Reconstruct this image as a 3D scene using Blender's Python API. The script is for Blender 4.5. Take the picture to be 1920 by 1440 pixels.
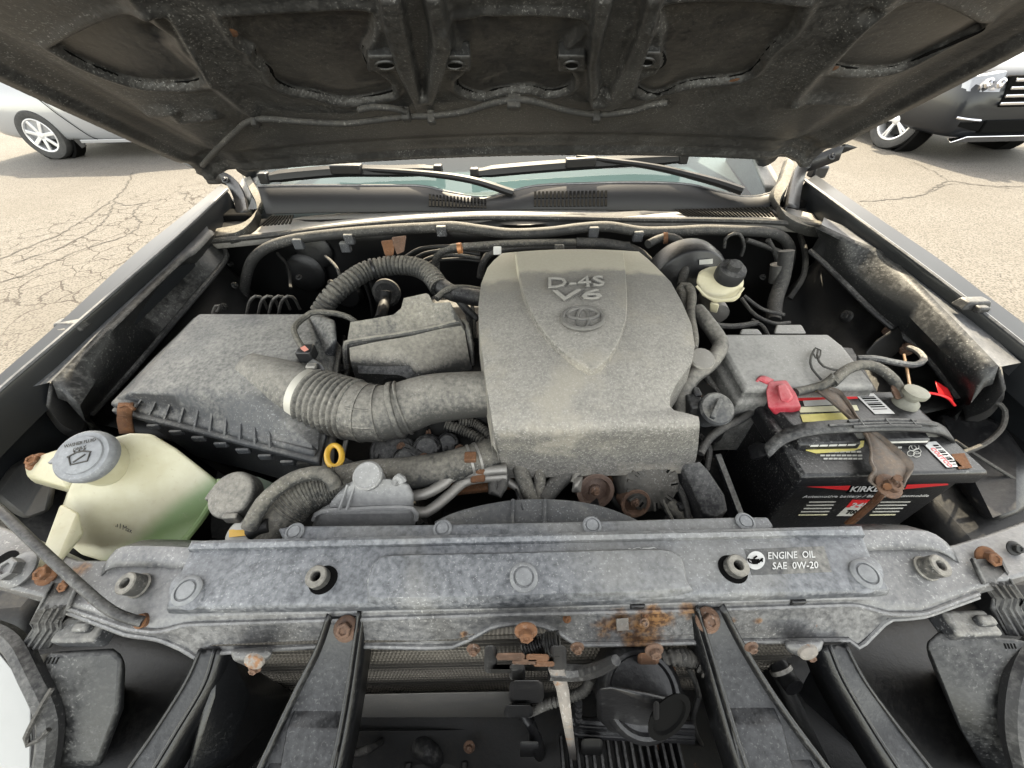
import bpy, bmesh, math, random
import numpy as np
from mathutils import Vector as V, Matrix
random.seed(7)
R = math.radians
scene = bpy.context.scene
for o in list(bpy.data.objects): bpy.data.objects.remove(o)
COL = scene.collection

# ------------------------------------------------------------------ camera
F, PITCH, ROLL, ZC = 721.0, R(43), R(1.3), 1.52
cam = bpy.data.cameras.new('camera'); cam.sensor_width = 36; cam.lens = F/1920*36
cam.clip_start = 0.02; cam.clip_end = 2000
camo = bpy.data.objects.new('camera', cam); COL.objects.link(camo)
camo.matrix_world = Matrix.Translation((0, 0, ZC)) @ Matrix.Rotation(R(90)-PITCH, 4, 'X') @ Matrix.Rotation(-ROLL, 4, 'Z')
scene.camera = camo
# ------------------------------------------------------------------ light
SUN_EL, SUN_AZ = R(46), R(0)          # sun stands beyond the truck, a little to the right
world = bpy.data.worlds.new('World'); scene.world = world; world.use_nodes = True
wn = world.node_tree; bg = wn.nodes['Background']
sky = wn.nodes.new('ShaderNodeTexSky'); sky.sky_type = 'NISHITA'; sky.sun_disc = False
sky.sun_elevation = SUN_EL; sky.sun_rotation = SUN_AZ; sky.dust_density = 1.6; sky.air_density = 0.8; sky.ozone_density = 0.6
hs = wn.nodes.new('ShaderNodeHueSaturation'); hs.inputs['Saturation'].default_value = .5      # thin high haze over the whole sky
wn.links.new(sky.outputs[0], hs.inputs['Color']); wn.links.new(hs.outputs[0], bg.inputs[0]); bg.inputs[1].default_value = 0.15
sl = bpy.data.lights.new('sun', 'SUN'); sl.energy = 2.0; sl.angle = R(0.6); sl.color = (1, 0.95, 0.87)
slo = bpy.data.objects.new('sun', sl); COL.objects.link(slo)
sd = V((math.sin(SUN_AZ)*math.cos(SUN_EL), math.cos(SUN_AZ)*math.cos(SUN_EL), math.sin(SUN_EL)))
slo.rotation_euler = sd.to_track_quat('Z', 'Y').to_euler(); slo.location = (3, 12, 14)
vs = scene.view_settings; vs.view_transform = 'Standard'; vs.look = 'None'; vs.gamma = 1; vs.use_curve_mapping = False
vs.exposure = 3.25
vs.use_white_balance = True; vs.white_balance_temperature = 8300; vs.white_balance_tint = 6
scene.cycles.max_bounces = 8

# ------------------------------------------------------------------ photograph measurements -> places in the yard
cp, sp, ca, sa = math.cos(PITCH), math.sin(PITCH), math.cos(ROLL), math.sin(ROLL)
def ray(x, y):
    u = x-960; v = 720-y; u, v = u*ca+v*sa, -u*sa+v*ca
    return V((u, F*cp+v*sp, v*cp-F*sp))
def P(x, y, z):
    r = ray(x, y); return V((0, 0, ZC)) + r*((z-ZC)/r.z)
def PY(x, y, Y):
    r = ray(x, y); return V((0, 0, ZC)) + r*(Y/r.y)
def PP(l, z=None): return [P(a[0], a[1], a[2] if z is None else z) for a in l]

# ------------------------------------------------------------------ mesh builder
def spline(pts, n):
    pts = [V(p) for p in pts]
    if len(pts) == 2: return [pts[0].lerp(pts[1], i/(n-1)) for i in range(n)]
    q = [pts[0]*2-pts[1]] + pts + [pts[-1]*2-pts[-2]]
    dense = []
    for i in range(1, len(q)-2):
        p0, p1, p2, p3 = q[i-1:i+3]
        for k in range(16):
            t = k/16
            dense.append(0.5*((2*p1)+(p2-p0)*t+(2*p0-5*p1+4*p2-p3)*t*t+(3*p1-p0-3*p2+p3)*t**3))
    dense.append(pts[-1])
    L = [0]
    for i in range(1, len(dense)): L.append(L[-1]+(dense[i]-dense[i-1]).length)
    out = []; j = 0
    for k in range(n):
        s = L[-1]*k/(n-1)
        while j < len(L)-2 and L[j+1] < s: j += 1
        d = L[j+1]-L[j]
        out.append(dense[j].lerp(dense[j+1], 0 if d < 1e-9 else min(1, max(0, (s-L[j])/d))))
    return out
def plen(pts): return sum((V(pts[i+1])-V(pts[i])).length for i in range(len(pts)-1))
def inset(poly, d):
    n = len(poly); A = sum(poly[i].x*poly[(i+1) % n].y-poly[(i+1) % n].x*poly[i].y for i in range(n))
    s = 1 if A > 0 else -1; out = []
    for i in range(n):
        a, b, c = poly[i-1], poly[i], poly[(i+1) % n]
        e1 = V((b.x-a.x, b.y-a.y)); e2 = V((c.x-b.x, c.y-b.y))
        if e1.length < 1e-9 or e2.length < 1e-9: out.append(b.copy()); continue
        e1.normalize(); e2.normalize()
        n1 = V((-e1.y, e1.x))*s; n2 = V((-e2.y, e2.x))*s
        m = n1+n2; k = d/max(0.35, 1+n1.dot(n2))
        out.append(V((b.x+m.x*k, b.y+m.y*k, b.z)))
    return out
class G:
    def __init__(s): s.v = []; s.f = []
    def add(s, vs_, fs):
        o = len(s.v); s.v += [tuple(v) for v in vs_]; s.f += [tuple(i+o for i in f) for f in fs]; return s
    def box(s, c, d, rot=None):
        vs_ = []
        for x in (-.5, .5):
            for y in (-.5, .5):
                for z in (-.5, .5):
                    p = V((x*d[0], y*d[1], z*d[2]))
                    vs_.append(V(c) + (rot @ p if rot else p))
        return s.add(vs_, [(0,1,3,2),(4,6,7,5),(0,4,5,1),(2,3,7,6),(0,2,6,4),(1,5,7,3)])
    def beam(s, a, b, w, h, up=(0,0,1)):
        a, b = V(a), V(b); d = (b-a); L = d.length; d.normalize()
        x = d.cross(V(up)).normalized(); z = x.cross(d)
        return s.box((a+b)/2, (w, L, h), Matrix((x, d, z)).transposed())
    def loft(s, rings, cap0=True, cap1=True, closed=True):
        n = len(rings[0]); vs_ = [p for r in rings for p in r]; fs = []
        for i in range(len(rings)-1):
            for j in range(n if closed else n-1):
                k = (j+1) % n
                fs.append((i*n+j, i*n+k, (i+1)*n+k, (i+1)*n+j))
        if cap0: fs.append(tuple(range(n-1, -1, -1)))
        if cap1: fs.append(tuple(range((len(rings)-1)*n, len(rings)*n)))
        return s.add(vs_, fs)
    def slab(s, outline, prof):
        # outline: 3-D points seen from above, prof: (inset, dz) rings from bottom to top
        rings = []
        for d, dz in prof:
            r = inset(outline, d) if d else outline
            rings.append([V((p.x, p.y, p.z+dz)) for p in r])
        return s.loft(rings)
    def tube(s, pts, r, n=12, seg=None, cap=True, raw=False):
        L = plen(pts)
        if seg is None: seg = max(6, min(90, int(L/0.012)+2))
        c = pts if raw else spline(pts, seg)
        c = [V(p) for p in c]
        rings = []; prev = None; acc = 0
        for i, p in enumerate(c):
            t = (c[min(i+1, len(c)-1)]-c[max(i-1, 0)]).normalized()
            if prev is None:
                u = t.orthogonal().normalized()
            else:
                u = (prev - t*prev.dot(t))
                u = u.normalized() if u.length > 1e-6 else t.orthogonal().normalized()
            prev = u; w = t.cross(u)
            if i: acc += (c[i]-c[i-1]).length
            q = i/(len(c)-1)
            rr = r(q, acc) if callable(r) else (r if not isinstance(r, (list, tuple)) else r[0]+(r[1]-r[0])*q)
            rings.append([p+(u*math.cos(2*math.pi*k/n)+w*math.sin(2*math.pi*k/n))*rr for k in range(n)])
        return s.loft(rings, cap, cap)
    def lathe(s, prof, o=(0,0,0), ax=(0,0,1), n=24, sx=1.0, cap0=True, cap1=True):
        ax = V(ax).normalized(); u = ax.orthogonal().normalized() if abs(ax.z) < .999 else V((1,0,0)); w = ax.cross(u)
        rings = [[V(o)+ax*h+(u*math.cos(2*math.pi*k/n)*sx+w*math.sin(2*math.pi*k/n))*r for k in range(n)] for r, h in prof]
        return s.loft(rings, cap0, cap1)
    def sheet(s, rows, n=None, m=None):
        if n: rows = [spline(r, n) for r in rows]
        if m:
            cols = [spline([r[j] for r in rows], m) for j in range(len(rows[0]))]
            rows = [[c[i] for c in cols] for i in range(m)]
        return s.loft(rows, False, False, closed=False)
    def hull(s, pts):
        bm = bmesh.new()
        for p in pts: bm.verts.new(p)
        bmesh.ops.convex_hull(bm, input=bm.verts)
        bmesh.ops.dissolve_limit(bm, angle_limit=R(4), verts=bm.verts, edges=bm.edges)
        loose = [v for v in bm.verts if not v.link_faces]
        for v in loose: bm.verts.remove(v)
        bm.verts.index_update()
        s.add([v.co.copy() for v in bm.verts], [[v.index for v in f.verts] for f in bm.faces])
        bm.free(); return s
def finish(me, ang):
    bm = bmesh.new(); bm.from_mesh(me); bmesh.ops.recalc_face_normals(bm, faces=bm.faces); bm.to_mesh(me); bm.free()
    me.polygons.foreach_set('use_smooth', [True]*len(me.polygons))
    if ang < 180: me.set_sharp_from_angle(angle=R(ang))
def obj(name, g, mat, parent=None, bevel=0, seg=2, sub=0, solid=0, ang=38, label=None, origin=None, recalc=True):
    vs_ = np.array(g.v, dtype=float)
    c = V(origin) if origin else V((vs_.min(0)+vs_.max(0))/2)
    me = bpy.data.meshes.new(name); me.from_pydata((vs_-np.array(c)).tolist(), [], g.f); me.update()
    finish(me, ang)
    me.materials.append(mat)
    o = bpy.data.objects.new(name, me); COL.objects.link(o); o.location = c
    if solid:
        m = o.modifiers.new('solid', 'SOLIDIFY'); m.thickness = abs(solid); m.offset = -1 if solid > 0 else 1
    if bevel:
        m = o.modifiers.new('bevel', 'BEVEL'); m.width = bevel; m.segments = seg; m.limit_method = 'ANGLE'; m.angle_limit = R(30); m.use_clamp_overlap = True
    if sub:
        m = o.modifiers.new('sub', 'SUBSURF'); m.levels = sub; m.render_levels = sub
    if parent: attach(o, parent)
    if label: o['label'] = label
    return o
def wmat(o):
    m = o.matrix_basis.copy()
    if o.parent: m = wmat(o.parent) @ o.matrix_parent_inverse @ m
    return m
def attach(o, parent):
    o.parent = parent; o.matrix_parent_inverse = wmat(parent).inverted()
def thing(name, loc, label, cat, group=None):
    o = bpy.data.objects.new(name, None); COL.objects.link(o); o.location = loc; o.empty_display_size = .2
    o['label'] = label; o['category'] = cat
    if group: o['group'] = group
    return o
_shared = {}
def shared(name, key, build, mat, parent, loc, nrm=(0,0,1), s=1.0, spin=0.0, ang=38, label=None, scale3=None):
    k = (key, mat.name)
    if k not in _shared:
        g = build(); me = bpy.data.meshes.new(key); me.from_pydata([tuple(v) for v in g.v], [], g.f); me.update(); finish(me, ang)
        me.materials.append(mat); _shared[k] = me
    o = bpy.data.objects.new(name, _shared[k]); COL.objects.link(o)
    q = V(nrm).normalized().to_track_quat('Z', 'Y').to_matrix().to_4x4()
    sc = Matrix.Diagonal((s, s, s, 1)) if scale3 is None else Matrix.Diagonal((*scale3, 1))
    o.matrix_basis = Matrix.Translation(V(loc)) @ q @ Matrix.Rotation(spin, 4, 'Z') @ sc
    if parent: attach(o, parent)
    if label: o['label'] = label
    return o
def g_bolt():
    g = G()
    g.lathe([(1.0,0),(1.0,.12),(.86,.24),(.62,.30)], n=20)
    g.lathe([(.6,.28),(.62,.75),(.54,.82),(.34,.82),(.28,.70)], n=6)
    return g
def g_clip():
    g = G(); g.lathe([(1.0,0),(1.0,.12),(.88,.24),(.74,.26),(.70,.16),(.62,.16),(.58,.28),(.3,.32)], n=28); return g
def g_post():
    g = G(); g.lathe([(1.15,0),(1.15,.1),(1.0,.2),(1.0,1.5),(.9,1.62),(.5,1.62),(.42,1.5),(.42,.5)], n=24); return g
def bolt(par, loc, nrm=(0,-.3,1), r=.012, mat=None, spin=None, name='bolt'):
    return shared(name, 'bolt', g_bolt, mat, par, loc, nrm, r, random.random()*6 if spin is None else spin)
def clip(par, loc, nrm=(0,0,1), r=.012, mat=None, name='push_clip'):
    return shared(name, 'clip', g_clip, mat, par, loc, nrm, r)
_fonts = {}
def text(name, s, bl, br, tl, mat, parent, ext=.001, bold=0.0, lift=.0006, shear=0, label=None):
    cu = bpy.data.curves.new('txt', 'FONT'); cu.body = s; cu.size = 1; cu.extrude = .02; cu.offset = bold; cu.shear = shear; cu.resolution_u = 2
    t = bpy.data.objects.new('txt', cu); COL.objects.link(t)
    dg = bpy.context.evaluated_depsgraph_get(); me = bpy.data.meshes.new_from_object(t.evaluated_get(dg))
    bpy.data.objects.remove(t); bpy.data.curves.remove(cu)
    co = np.zeros(len(me.vertices)*3); me.vertices.foreach_get('co', co); co = co.reshape(-1, 3)
    lo, hi = co.min(0), co.max(0)
    bl, br, tl = V(bl), V(br), V(tl); X = br-bl; Y = tl-bl; N = X.cross(Y).normalized()
    g = G()
    vs_ = [bl + X*((c[0]-lo[0])/(hi[0]-lo[0])) + Y*((c[1]-lo[1])/(hi[1]-lo[1])) + N*(lift+ext*(c[2]-lo[2])/max(1e-9, hi[2]-lo[2])) for c in co]
    g.add(vs_, [tuple(p.vertices) for p in me.polygons]); bpy.data.meshes.remove(me)
    return obj(name, g, mat, parent, ang=30, label=label)
def decal(name, bl, br, tl, mat, parent, th=.0006, label=None, lift=.0004):
    bl, br, tl = V(bl), V(br), V(tl); tr = br+tl-bl; N = (br-bl).cross(tl-bl).normalized()
    g = G(); g.loft([[p+N*lift for p in (bl, br, tr, tl)], [p+N*(lift+th) for p in (bl, br, tr, tl)]])
    return obj(name, g, mat, parent, label=label)

# ------------------------------------------------------------------ materials
class NT:
    def __init__(s, name):
        s.m = bpy.data.materials.new(name); s.m.use_nodes = True; s.t = s.m.node_tree; s.n = s.t.nodes; s.b = s.n['Principled BSDF']
    def new(s, k, **kw):
        n = s.n.new(k)
        for a, v in kw.items(): setattr(n, a, v)
        return n
    def lk(s, a, b): s.t.links.new(a, b)
    def put(s, i, v):
        if isinstance(v, bpy.types.NodeSocket): s.lk(v, i)
        else: i.default_value = v
    def math(s, op, a, b=0.0, clamp=False):
        n = s.new('ShaderNodeMath', operation=op, use_clamp=clamp); s.put(n.inputs[0], a); s.put(n.inputs[1], b); return n.outputs[0]
    def noise(s, scale, detail=4, rough=.6, vec=None, dist=0):
        n = s.new('ShaderNodeTexNoise'); n.inputs['Scale'].default_value = scale; n.inputs['Detail'].default_value = detail
        n.inputs['Roughness'].default_value = rough; n.inputs['Distortion'].default_value = dist
        s.lk(vec if vec else s.pos(), n.inputs['Vector']); return n.outputs['Fac']
    def pos(s):
        if not hasattr(s, '_p'): s._g = s.new('ShaderNodeNewGeometry'); s._p = s._g.outputs['Position']
        return s._p
    def ramp(s, v, lo, hi):
        n = s.new('ShaderNodeMapRange'); n.interpolation_type = 'SMOOTHSTEP'; n.inputs[1].default_value = lo; n.inputs[2].default_value = hi
        s.lk(v, n.inputs[0]); return n.outputs[0]
    def mix(s, f, a, b):
        n = s.new('ShaderNodeMix', data_type='RGBA'); s.put(n.inputs[0], f)
        for i, c in ((6, a), (7, b)):
            s.put(n.inputs[i], c if isinstance(c, bpy.types.NodeSocket) else (*c, 1))
        return n.outputs[2]
    def bump(s, h, strength=.3, dist=.002):
        n = s.new('ShaderNodeBump'); n.inputs['Strength'].default_value = strength; n.inputs['Distance'].default_value = dist
        s.lk(h, n.inputs['Height']); s.lk(n.outputs[0], s.b.inputs['Normal'])
def dusty(name, base, dust=(.3,.285,.26), amt=.4, up=.5, mott=1.0, fine=.6, speck=0.0, speckcol=(.62,.61,.58), rough=.55, metal=0.0,
          bump=.25, scale=1.0, rust=0.0, rustcol=(.19,.065,.02), film=None, spec=.4, spots=None):
    t = NT(name); pos = t.pos()
    n1 = t.noise(9*scale, 5, .62); n2 = t.noise(150*scale, 3, .6); n3 = t.noise(330*scale, 2, .5); nb = t.noise(34*scale, 4, .6, dist=.4)
    sx = t.new('ShaderNodeSeparateXYZ'); t.lk(t._g.outputs['Normal'], sx.inputs[0])
    nz = t.math('MULTIPLY', t.math('SUBTRACT', sx.outputs[2], .45), up)
    d = t.math('ADD', nz, amt)
    d = t.math('ADD', d, t.math('MULTIPLY', t.math('SUBTRACT', n1, .5), 1.1*mott))
    d = t.math('ADD', d, t.math('MULTIPLY', t.math('SUBTRACT', nb, .5), .7*mott))
    d = t.math('ADD', d, t.math('MULTIPLY', t.math('SUBTRACT', n2, .5), 1.2*fine), clamp=True)
    c = t.mix(d, base, dust)
    if film:      # a second dirt colour in wide patches
        c = t.mix(t.math('MULTIPLY', t.ramp(t.noise(4.5*scale, 4, .55, dist=.6), .42, .62), film[1]), c, film[0])
    if speck:
        sp_ = t.math('MULTIPLY', t.ramp(n3, .60, .68), t.ramp(n1, .36, .62))
        c = t.mix(t.math('MULTIPLY', sp_, speck), c, speckcol)
    if rust:
        rm = t.ramp(t.math('ADD', nb, t.math('MULTIPLY', n1, .5)), .98-rust, 1.06-rust)
        c = t.mix(rm, c, t.mix(n2, rustcol, tuple(v*2.2 for v in rustcol)))
    for q, r in (spots or []):      # rust that broke through at these places
        dn = t.new('ShaderNodeVectorMath', operation='DISTANCE'); t.lk(pos, dn.inputs[0]); dn.inputs[1].default_value = tuple(q)
        e = t.math('ADD', dn.outputs['Value'], t.math('MULTIPLY', t.math('SUBTRACT', nb, .5), r*2.6))
        c = t.mix(t.math('MULTIPLY', t.ramp(e, r*1.15, r*.35), .8), c, t.mix(t.ramp(n2, .4, .62), (.075,.034,.016), (.22,.11,.042)))
    t.lk(c, t.b.inputs['Base Color'])
    t.lk(t.math('ADD', rough, t.math('MULTIPLY', d, .35), clamp=True), t.b.inputs['Roughness'])
    if metal: t.lk(t.math('MULTIPLY', t.math('SUBTRACT', 1.0, d), metal), t.b.inputs['Metallic'])
    t.b.inputs['Specular IOR Level'].default_value = spec
    if bump: t.bump(t.math('ADD', n2, t.math('MULTIPLY', n3, .6)), bump, .0012)
    return t.m
def plain(name, col, rough=.5, metal=0, spec=.5, coat=0, emit=None, var=.12):
    t = NT(name); n = t.noise(40, 4)
    c = t.mix(n, tuple(max(0, v*(1-var)) for v in col), tuple(min(1, v*(1+var)) for v in col))
    t.lk(c, t.b.inputs['Base Color']); t.b.inputs['Roughness'].default_value = rough; t.b.inputs['Metallic'].default_value = metal
    t.b.inputs['Specular IOR Level'].default_value = spec; t.b.inputs['Coat Weight'].default_value = coat; t.b.inputs['Coat Roughness'].default_value = .05
    return t.m
TAN = (.36,.335,.29); GRY = (.31,.31,.305); BLU = (.29,.305,.325)
m_airbox = dusty('airbox_plastic', (.024,.025,.028), (.235,.227,.208), .20, 1.0, .9, 1.5, .35, (.36,.365,.37), film=((.05,.053,.058), .75))
m_duct = dusty('duct_plastic', (.04,.039,.037), (.23,.215,.188), .30, .75, .8, 1.2, .25, (.42,.41,.39))
m_reson = dusty('resonator_plastic', (.045,.044,.042), (.31,.287,.24), .25, 1.2, .7, 1.0, .25)
m_rad = dusty('radiator_cover_plastic', (.05,.054,.061), (.20,.207,.218), .34, .5, .8, 1.7, .4, (.45,.45,.445), film=((.24,.232,.21), .4), rough=.4)
m_black = dusty('black_plastic', (.010,.010,.011), (.10,.099,.097), -.05, .2, .8, .6, 0, rough=.36)
m_blackd = dusty('dusty_black_plastic', (.016,.016,.017), (.16,.157,.15), .08, .4, 1.1, 1.1, .1, rough=.5)
m_dark = dusty('grimy_dark_metal', (.005,.005,.005), (.036,.032,.026), .0, .2, 1.2, .8, 0, rough=.6, rust=.02)
m_rubber = dusty('rubber_hose', (.02,.02,.019), (.19,.175,.148), .28, .7, .8, 1.1, .25, rough=.7)
m_rubberd = dusty('dark_rubber', (.016,.016,.016), (.12,.112,.1), .2, .4, 1, .8, .15, rough=.65)
m_steel = dusty('painted_steel', (.085,.087,.092), (.225,.223,.22), .32, .55, .7, 1.3, .3, rough=.3, metal=.3, film=((.06,.058,.055), .55), rust=.03,
                spots=[(P(1163,1174,.985),.026), (P(1222,1170,.985),.030), (P(1240,1160,.99),.018), (P(1290,1148,1.0),.014), (P(1376,1166,.985),.007), (P(1426,1165,.985),.006), (P(1185,1200,.96),.02), (P(1215,1203,.96),.016), (P(150,1065,1.02),.012), (P(870,1185,.97),.006)])
m_steelr = dusty('rusty_steel', (.12,.112,.105), (.25,.22,.19), .35, .3, 1.2, .8, .2, rough=.6, metal=.1, rust=.12, rustcol=(.12,.06,.03))
m_rust = dusty('rust', (.07,.03,.014), (.17,.078,.038), .4, .3, 1.2, 1.0, .1, rough=.8)
m_rustb = dusty('rusty_bolt', (.05,.027,.018), (.15,.085,.055), .4, .3, 1.2, 1.0, .15, rough=.65)
m_alu = dusty('aluminium', (.26,.25,.235), (.22,.205,.18), .35, .3, .8, .6, .2, rough=.32, metal=.8)
m_apron = dusty('fender_liner_plastic', (.011,.0115,.012), (.10,.10,.098), .04, .45, 1.0, 1.2, .12, rough=.4, scale=.9)
m_wall = dusty('bay_wall_paint', (.004,.004,.0043), (.04,.038,.033), -.08, .25, 1.0, .8, 0, rough=.45)
m_paint = plain('black_car_paint', (.008,.009,.0105), .38, 0, .25, .12)
m_flange = dusty('fender_flange', (.045,.047,.052), (.16,.163,.168), .3, .4, 1.1, .7, .1, rough=.34, metal=.2)
m_hskin = dusty('hood_skin_inside', (.012,.012,.013), (.075,.07,.062), .08, -.1, .9, .6, .25, (.2,.2,.19), rough=.30, bump=.12)
m_hood = dusty('hood_underside', (.015,.0152,.0155), (.064,.064,.063), .06, -.1, 1.0, 1.2, .6, (.21,.21,.205), rough=.40, bump=.35)
m_cowl = plain('cowl_plastic', (.010,.010,.011), .5, spec=.3)
m_wiper = plain('wiper_plastic', (.006,.006,.0065), .42, spec=.3)
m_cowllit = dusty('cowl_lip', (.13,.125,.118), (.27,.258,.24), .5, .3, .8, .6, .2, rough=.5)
m_white = plain('white_print', (.50,.50,.485), .6, var=.3)
m_label = plain('paper_label', (.42,.415,.385), .7, var=.3)
m_strut = dusty('strut_plastic', (.005,.0053,.006), (.06,.062,.066), -.06, .3, .9, .9, .05, rough=.3)
m_yellow = plain('yellow_plastic', (.62,.36,.05), .45)
m_ylabel = plain('worn_yellow_print', (.55,.48,.16), .6, var=.5)
m_red = plain('red_print', (.62,.02,.025), .4)
m_redcap = dusty('red_terminal_cover', (.34,.02,.035), (.5,.2,.2), .22, .4, .8, .6, .1, rough=.45, bump=.12)
m_battery = dusty('battery_case', (.008,.008,.009), (.13,.13,.127), -.05, .3, .5, .7, .2, rough=.35)
m_fin = None
# special materials -------------------------------------------------
def mk_cover():
    t = NT('engine_cover_plastic'); pos = t.pos()
    s3 = t.new('ShaderNodeSeparateXYZ'); t.lk(pos, s3.inputs[0])
    n1 = t.noise(8, 5, .6); nb = t.noise(40, 4, .6); n2 = t.noise(210, 3, .6); n3 = t.noise(420, 2, .5)
    # pale dry silt lies over the rear of the cover, rain-spotted grey dust over the front
    yy = t.math('ADD', s3.outputs[1], t.math('MULTIPLY', t.math('SUBTRACT', n1, .5), .10))
    rear = t.ramp(yy, .69, .715)
    sx = t.new('ShaderNodeSeparateXYZ'); t.lk(t._g.outputs['Normal'], sx.inputs[0])
    d = t.math('ADD', t.math('MULTIPLY', sx.outputs[2], .55), .12)
    d = t.math('ADD', d, t.math('MULTIPLY', t.math('SUBTRACT', n2, .5), 1.1))
    d = t.math('ADD', d, t.math('MULTIPLY', t.math('SUBTRACT', nb, .5), .45), clamp=True)
    c = t.mix(d, (.095,.091,.084), (.32,.302,.272))
    c = t.mix(t.math('MULTIPLY', t.ramp(n1, .48, .64), .6), c, (.31,.283,.235))
    c = t.mix(t.math('MULTIPLY', t.ramp(n3, .60, .68), .35), c, (.44,.43,.40))
    tan = t.mix(n2, (.33,.305,.243), (.41,.38,.31))
    band = t.math('MULTIPLY', t.ramp(yy, .52, .67), .45); c = t.mix(band, c, (.12,.115,.105))
    c = t.mix(rear, c, tan)
    t.lk(c, t.b.inputs['Base Color']); t.b.inputs['Roughness'].default_value = .8; t.b.inputs['Specular IOR Level'].default_value = .25
    t.bump(t.math('ADD', n2, n3), .2, .001)
    return t.m
m_cover = mk_cover()
def mk_tank():
    t = NT('cream_tank_plastic'); pos = t.pos(); s3 = t.new('ShaderNodeSeparateXYZ'); t.lk(pos, s3.inputs[0])
    n1 = t.noise(10, 5, .6); n2 = t.noise(140, 3)
    # blue-green washer fluid shows through below its level at the low corner
    lev = t.math('ADD', t.math('ADD', s3.outputs[2], t.math('MULTIPLY', s3.outputs[0], -.5)), t.math('MULTIPLY', n1, .02))
    fl = t.ramp(lev, 1.275, 1.245)
    c = t.mix(t.ramp(n1, .35, .7), (.33,.305,.205), (.41,.39,.29))
    c = t.mix(fl, c, (.15,.22,.10))
    c = t.mix(t.math('MULTIPLY', t.ramp(n2, .6, .7), .35), c, (.28,.25,.17))
    t.lk(c, t.b.inputs['Base Color']); t.b.inputs['Roughness'].default_value = .42
    t.b.inputs['Subsurface Weight'].default_value = .25; t.b.inputs['Subsurface Radius'].default_value = (.02,.02,.014); t.b.inputs['Subsurface Scale'].default_value = .5
    t.bump(n2, .08, .001); return t.m
m_tank = mk_tank()
m_cream = dusty('cream_reservoir_plastic', (.46,.42,.29), (.36,.33,.25), .2, .3, .8, .5, .1, rough=.45, bump=.08)
m_coolant = dusty('coolant_tank_plastic', (.15,.15,.152), (.29,.288,.28), .4, .5, 1.0, .8, .4, (.7,.7,.7), rough=.55)
m_green = dusty('green_fluid_reservoir', (.18,.24,.19), (.24,.26,.22), .3, .3, .6, .5, .1, rough=.45)
def mk_fin(name, c0, c1, sc):
    t = NT(name); w = t.new('ShaderNodeTexWave', wave_type='BANDS', bands_direction='Z'); w.inputs['Scale'].default_value = sc; t.lk(t.pos(), w.inputs[0])
    w2 = t.new('ShaderNodeTexWave', wave_type='BANDS', bands_direction='X'); w2.inputs['Scale'].default_value = sc*1.4; t.lk(t.pos(), w2.inputs[0])
    n = t.noise(30, 5)
    h = t.math('MULTIPLY', w.outputs['Fac'], t.math('ADD', t.math('MULTIPLY', w2.outputs['Fac'], .5), .5))
    t.lk(t.mix(t.math('MULTIPLY', h, t.math('ADD', n, .3)), c0, c1), t.b.inputs['Base Color']); t.b.inputs['Roughness'].default_value = .6
    t.b.inputs['Metallic'].default_value = .3
    t.bump(h, .8, .003); return t.m
m_fin = mk_fin('condenser_fins', (.03,.027,.023), (.30,.27,.225), 42)
def mk_glass():
    t = NT('windshield_glass'); out = t.n['Material Output']
    lw = t.new('ShaderNodeLayerWeight'); fac = t.math('ADD', .05, t.math('MULTIPLY', t.math('POWER', lw.outputs['Facing'], 5.0), .9))
    tr = t.new('ShaderNodeBsdfTransparent'); tr.inputs[0].default_value = (.50,.66,.70,1)
    gl = t.new('ShaderNodeBsdfGlossy'); gl.inputs['Roughness'].default_value = .03; gl.inputs[0].default_value = (1,1,1,1)
    mx = t.new('ShaderNodeMixShader'); t.lk(fac, mx.inputs[0]); t.lk(tr.outputs[0], mx.inputs[1]); t.lk(gl.outputs[0], mx.inputs[2]); t.lk(mx.outputs[0], out.inputs[0])
    return t.m
m_glass = mk_glass()
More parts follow.
